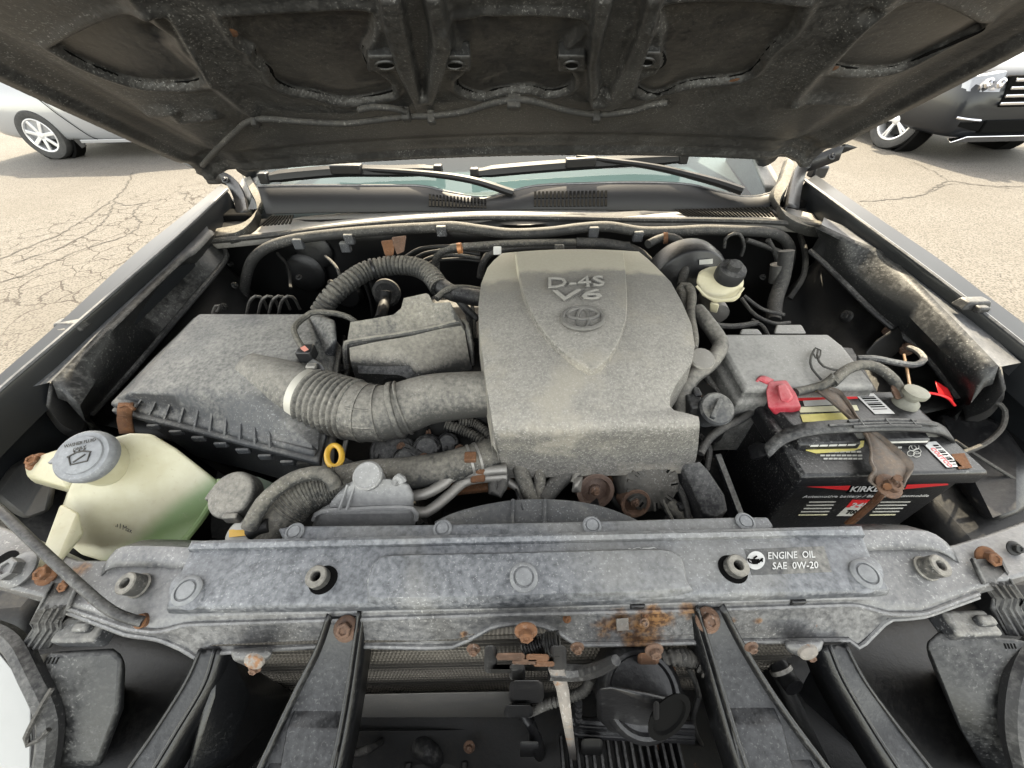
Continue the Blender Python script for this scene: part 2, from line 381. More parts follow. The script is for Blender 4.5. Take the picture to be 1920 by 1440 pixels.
def mk_ground():
    t = NT('asphalt'); pos = t.pos()
    n1 = t.noise(.7, 6, .6); n2 = t.noise(75, 3, .7); n3 = t.noise(6, 5, .65); n4 = t.noise(28, 3, .6)
    v = t.new('ShaderNodeTexVoronoi'); v.inputs['Scale'].default_value = 62; t.lk(pos, v.inputs['Vector'])
    agg = t.math('ADD', t.math('MULTIPLY', n2, .55), t.math('MULTIPLY', v.outputs['Distance'], .45))
    c = t.mix(t.ramp(agg, .28, .58), (.012,.0112,.0102), (.086,.080,.0735))
    c = t.mix(t.math('MULTIPLY', t.ramp(n4, .58, .68), .5), c, (.035,.03,.024))
    c = t.mix(t.math('MULTIPLY', t.ramp(n3, .3, .75), .35), c, (.088,.082,.075))
    c = t.mix(t.math('MULTIPLY', t.ramp(n1, .4, .7), .4), c, (.05,.045,.038))
    # crazed alligator cracking, strongest on a patch beside the truck
    wob = t.new('ShaderNodeVectorMath', operation='ADD'); nn = t.new('ShaderNodeTexNoise'); nn.inputs['Scale'].default_value = 3.5; nn.inputs['Detail'].default_value = 5
    t.lk(pos, nn.inputs['Vector']); sc_ = t.new('ShaderNodeVectorMath', operation='SCALE'); sc_.inputs['Scale'].default_value = .28
    t.lk(nn.outputs['Color'], sc_.inputs[0]); t.lk(pos, wob.inputs[0]); t.lk(sc_.outputs[0], wob.inputs[1])
    ve = t.new('ShaderNodeTexVoronoi', feature='DISTANCE_TO_EDGE'); ve.inputs['Scale'].default_value = 3.6; t.lk(wob.outputs[0], ve.inputs['Vector'])
    dp = t.new('ShaderNodeVectorMath', operation='DISTANCE'); t.lk(pos, dp.inputs[0]); dp.inputs[1].default_value = (-3.5, 4.1, 0)
    mask = t.ramp(t.math('ADD', dp.outputs['Value'], t.math('MULTIPLY', n3, 1.6)), 3.1, 2.0)
    ln = t.math('MULTIPLY', t.ramp(ve.outputs['Distance'], .028, .008), mask)
    c = t.mix(t.math('MULTIPLY', ln, .85), c, (.014,.010,.008))
    t.lk(c, t.b.inputs['Base Color']); t.b.inputs['Roughness'].default_value = .9; t.b.inputs['Specular IOR Level'].default_value = .2
    t.bump(t.math('SUBTRACT', agg, ln), .5, .006); return t.m
m_ground = mk_ground()
m_crack = plain('crack_fill', (.014,.011,.009), .9)
m_silver = plain('silver_car_paint', (.21,.213,.22), .3, .1, .5, 1.0, var=.03)
m_tyre = dusty('tyre_rubber', (.02,.02,.02), (.10,.095,.09), .2, .1, .8, .8, 0, rough=.7)
m_rim = plain('alloy_rim', (.56,.56,.57), .3, .6)
m_chrome = plain('chrome', (.7,.7,.72), .12, 1.0, var=.03)
m_lamp = plain('headlamp_lens', (.16,.165,.18), .08, .1, .6, 1.0, var=.25)
m_void = plain('dark_gap', (.004,.004,.004), .9, spec=.05)
m_cglass = plain('tinted_car_glass', (.015,.02,.022), .05, 0, .6, .5)
m_haze = plain('hazed_headlamp_lens', (.2,.203,.2), .35, 0, .5, .3, var=.05)

# ------------------------------------------------------------------ ground
g = G(); g.add([(-60,-40,0),(60,-40,0),(60,90,0),(-60,90,0)], [(0,1,2,3)])
gr = obj('ground', g, m_ground); gr['kind'] = 'structure'
gd = obj('terrain', G().lathe([(900,-.35),(3,-.35)], (0,0,0), n=48, cap0=False), m_ground); gd['kind'] = 'structure'
def crack(pts, w, par):
    pts = [P(x, y, 0) for x, y in pts]; n = int(plen(pts)/.05)+4; c = spline(pts, n); g = G(); L = []; Rr = []
    for i, p in enumerate(c):
        t_ = (c[min(i+1, n-1)]-c[max(i-1, 0)]).normalized(); nn = V((-t_.y, t_.x, 0)); j = nn*random.uniform(-.02, .02)
        ww = w*random.uniform(.4, 1.2)*(1 if 0 < i < n-1 else .1)
        L.append(p+j+nn*ww+V((0,0,.004))); Rr.append(p+j-nn*ww+V((0,0,.004)))
    g.loft([L, Rr], False, False, closed=False)
    return obj('crack', g, m_crack, par)
for pts, w in [([(250,322),(238,348),(222,366),(210,376)],.011), ([(210,376),(170,405),(110,440),(40,470),(-30,500)],.011),
               ([(210,376),(240,385),(290,378),(305,372)],.008), ([(215,380),(190,420),(120,462),(20,495)],.008), ([(345,378),(350,365),(333,360)],.006),
               ([(270,380),(250,400),(265,420),(230,445),(150,470),(60,510),(0,530)],.008), ([(1610,378),(1690,372),(1735,362),(1780,340),(1840,348),(1960,352)],.010),
               ([(1780,340),(1750,322),(1700,300)],.006), ([(1735,362),(1800,345),(1960,362)],.007), ([(1758,297),(1790,305),(1850,300)],.006)]:
    crack(pts, w, gr)

# ------------------------------------------------------------------ parked cars
def wheel(name, par, c, ax, r=.34, w=.21, spokes=6, dbl=False):
    t = obj(name, G().lathe([(r*.66,-w*.42),(r*.8,-w*.5),(r*.95,-w*.46),(r,-w*.3),(r,w*.3),(r*.95,w*.46),(r*.8,w*.5),(r*.66,w*.42)], c, ax, 40, cap0=False, cap1=False), m_tyre, par, ang=50)
    ax = V(ax).normalized(); g = G()
    g.lathe([(r*.69,w*.43),(r*.69,w*.47),(r*.63,w*.47),(r*.60,w*.40),(r*.58,-w*.35),(r*.66,-w*.42)], c, ax, 40, cap0=False, cap1=False)
    g.lathe([(r*.17,w*.1),(r*.17,w*.40),(r*.12,w*.44),(r*.04,w*.44)], c, ax, 20)
    u = V((0,0,1)); u = (u-ax*u.dot(ax)).normalized(); v = ax.cross(u)
    for k in range(spokes):
        offs = (-.10, .10) if dbl else (0,)
        for of in offs:
            a = 2*math.pi*k/spokes+.35
            d1 = u*math.cos(a+of*.6)+v*math.sin(a+of*.6); d2 = u*math.cos(a+of)+v*math.sin(a+of)
            a0 = V(c)+ax*w*.36+d1*r*.12; b0 = V(c)+ax*w*.38+d2*r*.62
            wd = r*(.085 if dbl else .15)
            g.beam(a0, b0, wd, w*.14, ax)
    rim = obj('rim', g, m_rim, t, bevel=.006)
    g = G(); g.lathe([(r*.5,w*.02),(r*.5,w*.1)], c, ax, 32)
    obj('brake_disc', g, m_dark, t)
    return t
def arch_side(par, name, mat, prof, thick, wheels, r, axis_pt, d, inward):
    pass
def car_body(par, mat, origin, fwd, length, width, height, side_lines, wheels_at, rw):
    # stations along the car: (s along, half width low, sill z, belt z, half width belt, roof z, half width roof)
    fwd = V(fwd).normalized(); rt = V((fwd.y, -fwd.x, 0)); o = V(origin)
    rings = []
    for s, wl, zs, zb, wb, zr, wr in side_lines:
        pr = [(-wl*.9, zs), (-wl, zs+.06), (-wl*1.015, (zs+zb)*.5), (-wb, zb), (-wr, zr-.05), (-wr*.8, zr), (0, zr+.02), (wr*.8, zr), (wr, zr-.05), (wb, zb), (wl*1.015, (zs+zb)*.5), (wl, zs+.06), (wl*.9, zs)]
        rings.append([o+fwd*s+rt*x+V((0,0,z)) for x, z in pr])
    g = G(); g.loft(rings)
    return obj('body', g, mat, par, sub=2, ang=180), fwd, rt, o
def arch(par, c, ax, r, w):
    # dark wheel well with a rolled lip
    obj('wheel_arch', G().lathe([(r*1.16,-w),(r*1.16,w*.56),(r*1.12,w*.60),(r*1.06,w*.58),(r*1.06,-w)], c, ax, 40, cap0=True, cap1=False), m_void, par)
# silver car on the left, seen side-on from its right flank
car = thing('parked_car', (-6.4, 8.3, 0), 'silver parked car with alloy wheels, its flank in shade', 'car')
o0 = V((-8.75, 8.32, 0))
st = [(0,.60,.42,.80,.62,.86,.60),(.12,.80,.30,.86,.80,.98,.72),(.55,.885,.24,.98,.86,1.14,.70),(1.0,.90,.22,1.0,.87,1.40,.62),(1.7,.91,.21,.99,.88,1.56,.61),(2.6,.91,.21,.97,.88,1.56,.62),(3.2,.91,.21,.95,.87,1.30,.64),(3.75,.90,.22,.92,.85,1.00,.74),(4.4,.86,.24,.82,.80,.88,.70),(4.68,.70,.34,.62,.66,.70,.60),(4.74,.5,.42,.55,.5,.60,.5)]
body, fw_, rt_, oo = car_body(car, m_silver, o0, (1,0,0), 4.7, 1.8, 1.56, st, [], .34)
for sx_ in (.95, 3.72):
    for sy in (-1, 1):
        c = V((o0.x+sx_, o0.y+sy*.83, .34))
        wheel('wheel', car, c, (0, sy, 0), .34, .21, 7)
        arch(car, V((c.x, c.y-sy*.06, c.z)), (0, sy, 0), .345, .13)
yS = o0.y-.925
def seam(par, pts, r=.004, mat=m_void, name='door_seam'):
    g = G(); g.tube(pts, r, 6, seg=24); return obj(name, g, mat, par)
seam(car, [V((-7.72,yS+.065,1.0)), V((-7.5,yS+.025,.86)), V((-7.3,yS-.0,.62)), V((-7.05,yS+.006,.34)), V((-6.95,yS+.03,.27))], .006)
seam(car, [V((-6.05,yS+.07,1.0)), V((-6.02,yS-.0,.6)), V((-6.0,yS+.035,.26))], .006)
seam(car, [V((-4.95,yS+.08,1.0)), V((-4.98,yS+.0,.6)), V((-5.0,yS+.035,.26))], .006)
obj('rocker_trim', G().beam((-7.25,yS+.035,.245), (-5.35,yS+.035,.245), .03, .05), m_silver, car, bevel=.008)
obj('mud_flap', G().beam((-7.33,yS+.06,.30), (-7.28,yS+.06,.16), .02, .10, (1,0,0)), m_black, car, bevel=.004)
for x in (-7.62, -6.2): obj('door_handle', G().tube([(x,yS+.05,.90),(x+.08,yS+.02,.905),(x+.2,yS+.05,.91)], .014, 8), m_silver, car)
for x0, x1, y in ((-7.7,-6.75,1), (-6.68,-5.75,1)):
    for k in (0,):
        g = G(); zb, zt = 1.03, 1.42
        g.loft([[V((x0,yS+.10,zb)),V((x1,yS+.10,zb)),V((x1-.1,yS+.30,zt)),V((x0+.25,yS+.30,zt))], [V((x0,yS+.05,zb)),V((x1,yS+.05,zb)),V((x1-.1,yS+.26,zt)),V((x0+.25,yS+.26,zt))]])
        obj('window', g, m_cglass, car, bevel=.01)
car.location.x += .28
# black suv on the right, its front turned to us
suv = thing('parked_suv', (6.9, 8.3, 0), 'black parked SUV with chrome barred grille and clear headlamps', 'car')
s0 = V((6.86, 5.98, 0))
st = [(0,.74,.42,.62,.74,.74,.66),(.05,.84,.28,.76,.84,.92,.72),(.14,.92,.27,.90,.90,1.0,.78),(.45,.955,.26,1.0,.92,1.08,.78),(.9,.955,.26,1.05,.91,1.14,.78),(1.45,.96,.26,1.10,.92,1.20,.76),(2.2,.965,.26,1.12,.93,1.74,.68),(3.2,.965,.26,1.13,.93,1.80,.68),(4.3,.96,.28,1.13,.92,1.76,.68),(4.85,.90,.34,1.10,.86,1.5,.66),(4.95,.7,.5,1.0,.7,1.2,.6)]
m_suv = plain('black_suv_paint', (.008,.009,.011), .3, 0, .25, .15)
car_body(suv, m_suv, s0, (0,1,0), 4.95, 1.93, 1.8, st, [], .37)
def sp3(x, s, z): return V((s0.x+x, s0.y+s, z))
for sgn in (-1, 1):
    for s in (.93, 3.9):
        c = sp3(sgn*.85, s, .375); ax = V((sgn, -.22*(-sgn) if s < 2 else 0, 0)) if s < 2 else V((sgn,0,0))
        ax = V((sgn, .0, 0)) if s > 2 else V((sgn, .25*(1 if sgn > 0 else -1), 0))
        wheel('wheel', suv, c, ax, .375, .26, 5, True)
        arch(suv, c-V((sgn*.05,0,0)), (sgn,0,0), .385, .15)
    g = G(); fr = [(.60,.05),(.70,.065),(.80,.10),(.88,.17),(.905,.26)]
    lo = [sp3(sgn*x, s-.035, .80) for x, s in fr]; hi = [sp3(sgn*x, s+.035, 1.0-.02*i) for i, (x, s) in enumerate(fr)]
    li = [p+V((0,.12,0)) for p in lo]; hi2 = [p+V((0,.12,0)) for p in hi]
    g.loft([lo, hi, hi2, li, lo], False, False, closed=False); hl = obj('headlamp', g, m_lamp, suv, bevel=.008)
    for x, s, z in ((.67,.03,.88),(.79,.07,.88)):
        obj('reflector', G().lathe([(.05,0),(.055,.02),(.035,.03),(.03,.0)], sp3(sgn*x, s-.02, z+.01), (0,-1,.1), 24), m_chrome, hl)
    g = G(); g.tube([sp3(sgn*.62,-.01,.50), sp3(sgn*.75,.015,.51), sp3(sgn*.87,.085,.525)], .018, 8, seg=12); obj('running_light', g, m_chrome, suv)
    obj('fog_lamp_recess', G().hull([sp3(sgn*x, s+dy, z) for x, s, z in ((.56,-.02,.38),(.56,-.02,.48),(.82,.03,.43),(.82,.03,.48)) for dy in (0,.08)]), m_void, suv, bevel=.006)
    obj('mirror', G().hull([sp3(sgn*x, s, z) for x in (1.0,1.2) for s in (1.75,1.9) for z in (1.12,1.3)]), m_paint, suv, bevel=.03)
g = G(); g.hull([sp3(x, s, z) for x, s, z in ((-.50,-.01,.64),(.50,-.01,.64),(-.55,.03,.96),(.55,.03,.96),(-.50,.08,.64),(.50,.08,.64),(-.55,.1,.96),(.55,.1,.96))])
gri = obj('grille', g, m_void, suv, bevel=.015)
for z in (.68,.76,.84,.92): obj('chrome_bar', G().beam(sp3(-.52,-.02,z), sp3(.52,-.02,z), .03, .035), m_chrome, gri, bevel=.008)
obj('lower_grille', G().hull([sp3(x, s, z) for x in (-.54,.54) for s in (-.035,.08) for z in (.36,.50)]), m_void, suv, bevel=.01)
obj('skid_plate', G().hull([sp3(x, s, z) for x, s, z in ((-.66,-.03,.33),(.66,-.03,.33),(-.80,.03,.24),(.80,.03,.24),(-.66,.25,.25),(.66,.25,.25))]), m_chrome, suv, bevel=.02)
obj('windscreen', G().hull([sp3(x, s, z) for x, s, z in ((-.74,1.42,1.21),(.74,1.42,1.21),(-.62,2.15,1.74),(.62,2.15,1.74),(-.7,1.6,1.2),(.7,1.6,1.2))]), m_cglass, suv, bevel=.01)

# ------------------------------------------------------------------ the truck
truck = thing('pickup_truck', (0, 2.2, 0), 'black pickup truck with its hood up and dusty engine bay open', 'truck')
T = truck
def part(name, g, mat, par=None, **k): return obj(name, g, mat, par or T, **k)
# hood -----------------------------------------------------------------
HT = R(32.3); HO = V((0, 1.052, 1.295)); HB = V((0, -math.cos(HT), math.sin(HT))); HN = V((0, -math.sin(HT), -math.cos(HT)))
def hp(x, y):
    r = ray(x, y); t_ = (HO-V((0,0,ZC))).dot(HN)/r.dot(HN); p = V((0,0,ZC))+r*t_ - HO
    return (p.x, p.dot(HB))
def hpt(s, b, h=0): return HO+V((1,0,0))*s+HB*b+HN*h
def sdist(S, B, poly):
    d = np.full(S.shape, 1e9); inside = np.zeros(S.shape, bool); n = len(poly)
    for i in range(n):
        x0, y0 = poly[i]; x1, y1 = poly[(i+1) % n]; ex, ey = x1-x0, y1-y0
        t_ = np.clip(((S-x0)*ex+(B-y0)*ey)/(ex*ex+ey*ey+1e-12), 0, 1)
        d = np.minimum(d, np.hypot(S-x0-t_*ex, B-y0-t_*ey))
        c = ((y0 > B) != (y1 > B)) & (S < (x1-x0)*(B-y0)/(y1-y0+1e-12)+x0); inside ^= c
    return np.where(inside, -d, d)
def pdist(S, B, line):
    d = np.full(S.shape, 1e9)
    for i in range(len(line)-1):
        x0, y0 = line[i]; x1, y1 = line[i+1]; ex, ey = x1-x0, y1-y0
        t_ = np.clip(((S-x0)*ex+(B-y0)*ey)/(ex*ex+ey*ey), 0, 1); d = np.minimum(d, np.hypot(S-x0-t_*ex, B-y0-t_*ey))
    return d
sm = lambda x: np.clip(x, 0, 1)**2*(3-2*np.clip(x, 0, 1))
def smooth_poly(px, k=3):
    q = [V((*p, 0)) for p in px]; q = spline(q+[q[0]], len(px)*k+1)[:-1]; return [hp(p.x, p.y) for p in q]
def edge_half(b):     # half width of the hood along its length
    return .772 - .03*np.clip(b, 0, 1.2)**2 - .06*np.clip((b-.75)/.4, 0, 1)**2
def rear_b(s): return .018-.085*np.minimum(1.0, np.abs(s)/.76)**2
bs = np.concatenate([np.linspace(0, .50, 170), np.linspace(.51, 1.1, 30)]); us = np.linspace(-1, 1, 421)
U, B0 = np.meshgrid(us, bs)
Bq = B0 + (rear_b(U*.77)*(1-B0/1.1)); S = U*edge_half(Bq)
H = np.zeros(S.shape); INP = np.zeros(S.shape, bool); GAP = None
POCK = [[(95,88),(165,50),(235,25),(300,20),(345,75),(384,140),(372,160),(330,163),(250,158),(160,125)],
        [(1848,50),(1770,10),(1700,2),(1640,30),(1580,100),(1560,128),(1600,137),(1680,132),(1760,100),(1838,66)],
        [(420,30),(560,22),(690,20),(700,60),(690,85),(680,95),(692,125),(715,140),(740,165),(735,180),(650,193),(590,180),(545,172),(512,155),(505,135),(480,115),(478,100),(452,85),(432,55)],
        [(840,38),(960,28),(1088,35),(1088,58),(1060,85),(1052,100),(1050,120),(1075,138),(1072,165),(1030,178),(990,168),(930,175),(905,184),(860,170),(855,150),(877,130),(872,100),(850,70)],
        [(1510,12),(1380,0),(1240,10),(1246,60),(1238,95),(1240,130),(1198,150),(1192,170),(1230,184),(1290,160),(1380,150),(1415,135),(1440,100),(1485,60)]]
for i, pk in enumerate(POCK):
    D_ = sdist(S, Bq, smooth_poly(pk)); INP |= D_ < -.003; c_b = np.mean([hp(*p)[1] for p in pk]); H -= .009*sm((.001-D_)/.004); H += .004*np.exp(-((D_-.006)/.006)**2)
SC = [[(255,20),(325,65),(360,140),(330,155),(180,120),(200,80)]]
for rb in ([(700,-40),(830,-40),(850,60),(835,120),(812,182),(775,186),(738,110),(715,30)], [(1115,-40),(1250,-40),(1225,60),(1190,160),(1150,190),(1105,186),(1100,110)]):
    H += .02*sm((.003-sdist(S, Bq, [hp(*p) for p in rb]))/.009)
for gr_ in ([(745,-40),(795,-40),(812,60),(800,165),(785,168),(770,100)], [(1150,-40),(1218,-40),(1195,60),(1145,165),(1122,170),(1118,100)]):
    H -= .018*sm((.002-sdist(S, Bq, [hp(*p) for p in gr_]))/.009)
for ln in ([(225,-40),(300,45),(380,130),(470,206)], [(1700,-40),(1600,55),(1530,130),(1480,190)]):
    H += .012*np.exp(-(pdist(S, Bq, [hp(*p) for p in ln])/.016)**2)
H += .010*np.exp(-(pdist(S, Bq, [hp(*p) for p in [(280,210),(320,205),(335,222),(400,214)]])/.012)**2)
H += .010*np.exp(-(pdist(S, Bq, [hp(*p) for p in [(1500,185),(1560,185),(1610,190)]])/.012)**2)
for cx, cy, rr, hh in ((485,238,.03,-.008),(1240,190,.025,-.008),(303,70,.014,-.01),(1632,15,.008,-.012),(908,42,.01,-.01),(1124,170,.012,-.012),(800,180,.007,-.012)):
    q = hp(cx, cy); H += hh*np.exp(-((S-q[0])**2+(Bq-q[1])**2)/rr**2)
ed = (1-np.abs(U))*.77
H += -.012*np.exp(-((ed-.075)/.03)**2) + .012*sm((.035-ed)/.02)                   # rolled side flange
H += .012*sm((.028-(Bq-rear_b(S)))/.02) - .008*np.exp(-(((Bq-rear_b(S))-.06)/.02)**2)    # rolled rear flange
H -= .02*(S/.77)**2*0
rng = np.random.RandomState(3); H += (rng.rand(*H.shape)-.5)*.0004
pts = np.array(HO)[None,None,:] + S[...,None]*np.array((1,0,0)) + Bq[...,None]*np.array(HB) + (H-.03*0)[...,None]*np.array(HN)
g = G(); nr, nc = S.shape; idx = np.arange(nr*nc).reshape(nr, nc)
g.v = [tuple(p) for p in pts.reshape(-1, 3)]
g.f = np.stack([idx[:-1,:-1], idx[:-1,1:], idx[1:,1:], idx[1:,:-1]], -1).reshape(-1, 4).tolist()
# outer skin, joined along the hem
ks = list(range(0, nr, 8))+[nr-1]; kc = list(range(0, nc, 14))
sk = G(); rows = []
for i in ks: rows.append([V(pts[i, j]) - HN*(H[i,j]*-1*-1 if False else (.045-.02*(U[i,j]**4))) - HN*(-H[i,j])*0 for j in kc])
rows.insert(0, [V(pts[0, j])-HN*.004 for j in kc]); rows.append([V(pts[-1, j])-HN*.004 for j in kc])
rows = [[V(pts[ks[min(max(i-1,0),len(ks)-1)], 0])-HN*.004]+r_+[V(pts[ks[min(max(i-1,0),len(ks)-1)], -1])-HN*.004] for i, r_ in enumerate(rows)]
sk.sheet(rows)
hood = part('hood', sk, m_paint, label='raised black hood seen from below')
inner = obj('inner_panel', g, m_hood, hood, ang=180, label='grimy stamped inner panel of the hood')
inner.data.materials.append(m_hskin); inner.data.materials.append(m_void)
mi = (INP[:-1,:-1] & INP[1:,1:]).astype(np.int32); inner.data.polygons.foreach_set('material_index', mi.reshape(-1).astype(np.int32))
# stamped anchor tabs with oval slots on the ribs
for tx, ty, tw, th_ in ((722,104,34,15),(852,104,30,14),(1072,104,26,15),(1212,98,28,15)):
    c4 = [hp(tx+a*tw, ty+b_*th_) for a, b_ in ((-1,-1),(1,-1),(1,1),(-1,1))]
    g = G(); g.loft([[hpt(p[0], p[1], -.01) for p in c4], [hpt(p[0], p[1], .012) for p in c4]]); tb_ = obj('anchor_tab', g, m_hood, hood, bevel=.003, seg=2)
    ov = [hp(tx+tw*.55*math.cos(a), ty+th_*.5*math.sin(a)) for a in np.linspace(0, 6.283, 21)[:-1]]
    for sc_, h0, h1, mm in ((1.0,.0115,.0128,m_void), ):
        g = G(); g.loft([[hpt(p[0], p[1], h0) for p in ov], [hpt(p[0], p[1], h1) for p in ov]]); obj('anchor_slot', g, mm, hood)
    g = G(); g.tube([hpt(p[0], p[1], .0125) for p in ov+ov[:1]], .002, 6, raw=True); obj('slot_rim', g, m_hood, hood)
# dark slots between the inner panel and the skin along the pocket edges
for pk in POCK:
    q = [V((*p, 0)) for p in pk]; q = spline(q+[q[0]], 120)[:-1]; hq = [hp(p.x, p.y) for p in q]; cb = sum(p[1] for p in hq)/len(hq)
    ins = [inset([V((p[0], p[1], 0)) for p in hq], d) for d in (-.0005, .0035, .006)]; run = []
    sel = [k for k in range(len(hq)) if hq[k][1] < cb+.02]
    k0 = next(k for k in sel if (k-1) % len(hq) not in sel); order = []; k = k0
    while k in sel: order.append(k); k = (k+1) % len(hq)
    o_, i_ = [], []
    for n_, k in enumerate(order):
        w_ = .35+.65*abs(math.sin(n_*.23+cb*9)*math.sin(n_*.071+1)); w_ *= min(1, n_/6, (len(order)-1-n_)/6)
        a_, b_ = ins[0][k], ins[0][k].lerp(ins[2][k], max(.02, w_)); o_.append(hpt(a_.x, a_.y, -.0035)); i_.append(hpt(b_.x, b_.y, -.0065))
    obj('pocket_gap', G().sheet([o_, i_]), m_void, hood)
# washer hose clipped under the hood
def hl(l, h=.012): return [hpt(*hp(x, y), h) for x, y in l]
obj('washer_hose', G().tube(hl([(378,300),(395,280),(435,240),(476,211),(560,215),(640,219),(700,213),(755,206),(812,204),(870,196),(930,178),(965,173),(1000,176),(1060,193),(1118,202),(1180,196),(1225,183),(1250,180)]), .0055, 10, seg=80), m_rubberd, hood)
obj('washer_hose', G().tube(hl([(672,192),(700,187),(740,190),(760,196)]), .0055, 10), m_rubberd, hood)
for x, y, w in ((760,200,.016),(808,206,.014),(963,176,.024),(1118,203,.015),(476,211,.010)):
    s_, b_ = hp(x, y); q = Matrix((V((1,0,0)), HB, HN)).transposed()
    g = G(); g.box(hpt(s_, b_, .013), (w, .016, .022), q); g.box(hpt(s_, b_-.012, .014), (w*.55, .012, .006), q)
    obj('hose_clip', g, m_rubberd, hood, bevel=.003)
for x, y, w in ((435,62,.010),(1556,131,.012),(1375,152,.010)):
    s_, b_ = hp(x, y); obj('rust_spot', G().lathe([(w,.0),(w*.7,.0012),(.001,.0016)], hpt(s_, b_, -.0), HN, 9, sx=.7), m_rust, hood)
# cab, bed and running gear (hidden behind the raised hood, give the truck its body)
g = G(); st_ = []
for Y, wl, zs, zb, zr, wr in ((1.98,.92,.42,1.24,1.73,.64),(2.2,.92,.42,1.24,1.78,.65),(2.6,.92,.42,1.25,1.79,.64),(3.4,.92,.42,1.25,1.76,.64),(3.62,.92,.42,1.25,1.60,.66)):
    st_.append([V((x, Y, z)) for x, z in ((-wl,zs),(-wl,zb),(-wr,zr),(wr,zr),(wl,zb),(wl,zs))])
g.loft(st_); cab = part('cab', g, m_paint, bevel=.03)
g = G(); g.box((0,4.5,.86), (1.82,1.6,.62)); part('cargo_bed', g, m_paint, bevel=.03)
for x in (-1, 1):
    for Y in (.72, 3.95):
        wheel('wheel', T, (x*.80, Y, .37), (x,0,0), .37, .24, 6)
    part('frame_rail', G().box((x*.42,2.4,.46), (.09,4.6,.14)), m_dark, bevel=.01)
    part('side_sill', G().box((x*.87,2.4,.5), (.08,2.3,.16)), m_paint, bevel=.02)
part('front_bumper', G().sheet([[V((x, -.055-.10*(1-(x/.95)**2)-dy, z)) for x in np.linspace(-.95,.95,25)] for z, dy in ((.40,-.03),(.46,.02),(.62,.05),(.78,.04),(.86,.0),(.87,-.04))]), m_black, solid=.004, ang=60)
part('front_crossmember', G().box((0,.55,.48), (1.2,.14,.16)), m_dark, bevel=.02)
# ------------------------------------------------------------------ windshield, cowl and wipers
def lz(y, a): # piecewise-linear
    if y <= a[0][0]: return a[0][1]
    for (y0, z0), (y1, z1) in zip(a, a[1:]):
        if y <= y1: return z0+(z1-z0)*(y-y0)/(y1-y0)
    return a[-1][1]
KC = 1.12
_P, _PY = P, PY
def P(x, y, z): return _P(x, y, ZC-(ZC-z)*KC)
def PY(x, y, Y): return _PY(x, y, Y*KC)
WB = V((0, 1.178, 1.188))
def CW(l, Y0, k):
    out = []
    for q in l:
        p = _PY(q[0], q[1], Y0); out.append(_PY(q[0], q[1], Y0-k*(p.x/.7)**2))
    return out
WD = V((0, .90, .50)).normalized()
def wpt(x, t_): return V((x, WB.y+WD.y*t_ - .07*(x/.7)**2*(1-t_*.4), WB.z+WD.z*t_-.01*(x/.7)**2))
g = G(); g.sheet([[wpt(x*(.70-.10*t_), t_) for x in np.linspace(-1, 1, 25)] for t_ in np.linspace(-.02, 1.0, 9)])
part('windshield', g, m_glass, ang=180, label='windshield reflecting pale sky')
part('dashboard', G().sheet([[V((x, Y, z)) for x in np.linspace(-.8,.8,13)] for Y, z in ((1.10,1.12),(1.3,1.15),(1.6,1.17),(1.72,1.13),(1.76,.9))]), plain('dashboard_vinyl', (.010,.011,.013), .7), solid=.02)
for s in (-1, 1):
    part('windshield_pillar', G().tube([wpt(s*.735,.12), wpt(s*.68,.5), wpt(s*.62,1.0)], .028, 10), m_paint)
    part('door', G().box((s*.83,1.62,.80), (.06,.72,.62)), m_paint, bevel=.03)
    g = G(); g.hull([V((s*x, Y, z)) for x, Y, z in ((.78,1.16,1.17),(.71,1.14,1.185),(.71,1.24,1.225),(.78,1.24,1.20),(.79,1.3,1.18),(.79,1.5,1.19),(.73,1.5,1.33),(.75,1.16,1.06),(.79,1.3,1.0),(.79,1.5,1.0))])
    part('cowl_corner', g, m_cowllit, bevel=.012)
def wiper(arm, blade, conn, zoff=0):
    a = [PY(x, y, Y)+V((0,0,zoff)) for x, y, Y in arm]; b = [PY(x, y, Y)+V((0,0,zoff)) for x, y, Y in blade]
    g = G(); g.tube(a, lambda q, s_: .011-.005*q, 8, seg=20)
    w = part('wiper', g, m_wiper)
    # flat beam blade: wedge section with a spoiler lip
    c = spline(b, 24); rings = []
    for i, p in enumerate(c):
        k = 1 if 1 < i < 22 else .8
        rings.append([p+V((0,dy*k,dz*k)) for dy, dz in ((-.012,-.004),(-.008,.010),(.004,.016),(.010,.002),(.006,-.010),(-.006,-.012))])
    obj('blade', G().loft(rings), m_wiper, w, ang=30)
    for q in (c[0], c[-1]): obj('blade_end_cap', G().hull([q+V((dx,dy,dz)) for dx in (-.012,.012) for dy in (-.012,.011) for dz in (-.011,.015)]), m_wiper, w, bevel=.003)
    obj('blade_connector', G().hull([PY(x, y, Y)+V((0,dy,dz+zoff)) for x, y, Y in conn for dy in (-.016,.012) for dz in (-.010,.014)]), m_wiper, w, bevel=.004)
    return w
wiper([(962,362,1.015),(880,337,1.03),(780,324,1.05),(650,316,1.06)], [(497,335,1.01),(560,328,1.04),(640,322,1.055),(740,322,1.065),(822,320,1.07)], [(622,318,1.055),(680,318,1.055)])
wiper([(1392,358,.965),(1330,338,1.0),(1220,312,1.05),(1080,294,1.075)], [(890,326,1.055),(960,319,1.065),(1060,311,1.07),(1180,303,1.07),(1280,298,1.06)], [(1060,307,1.068),(1116,304,1.068)])
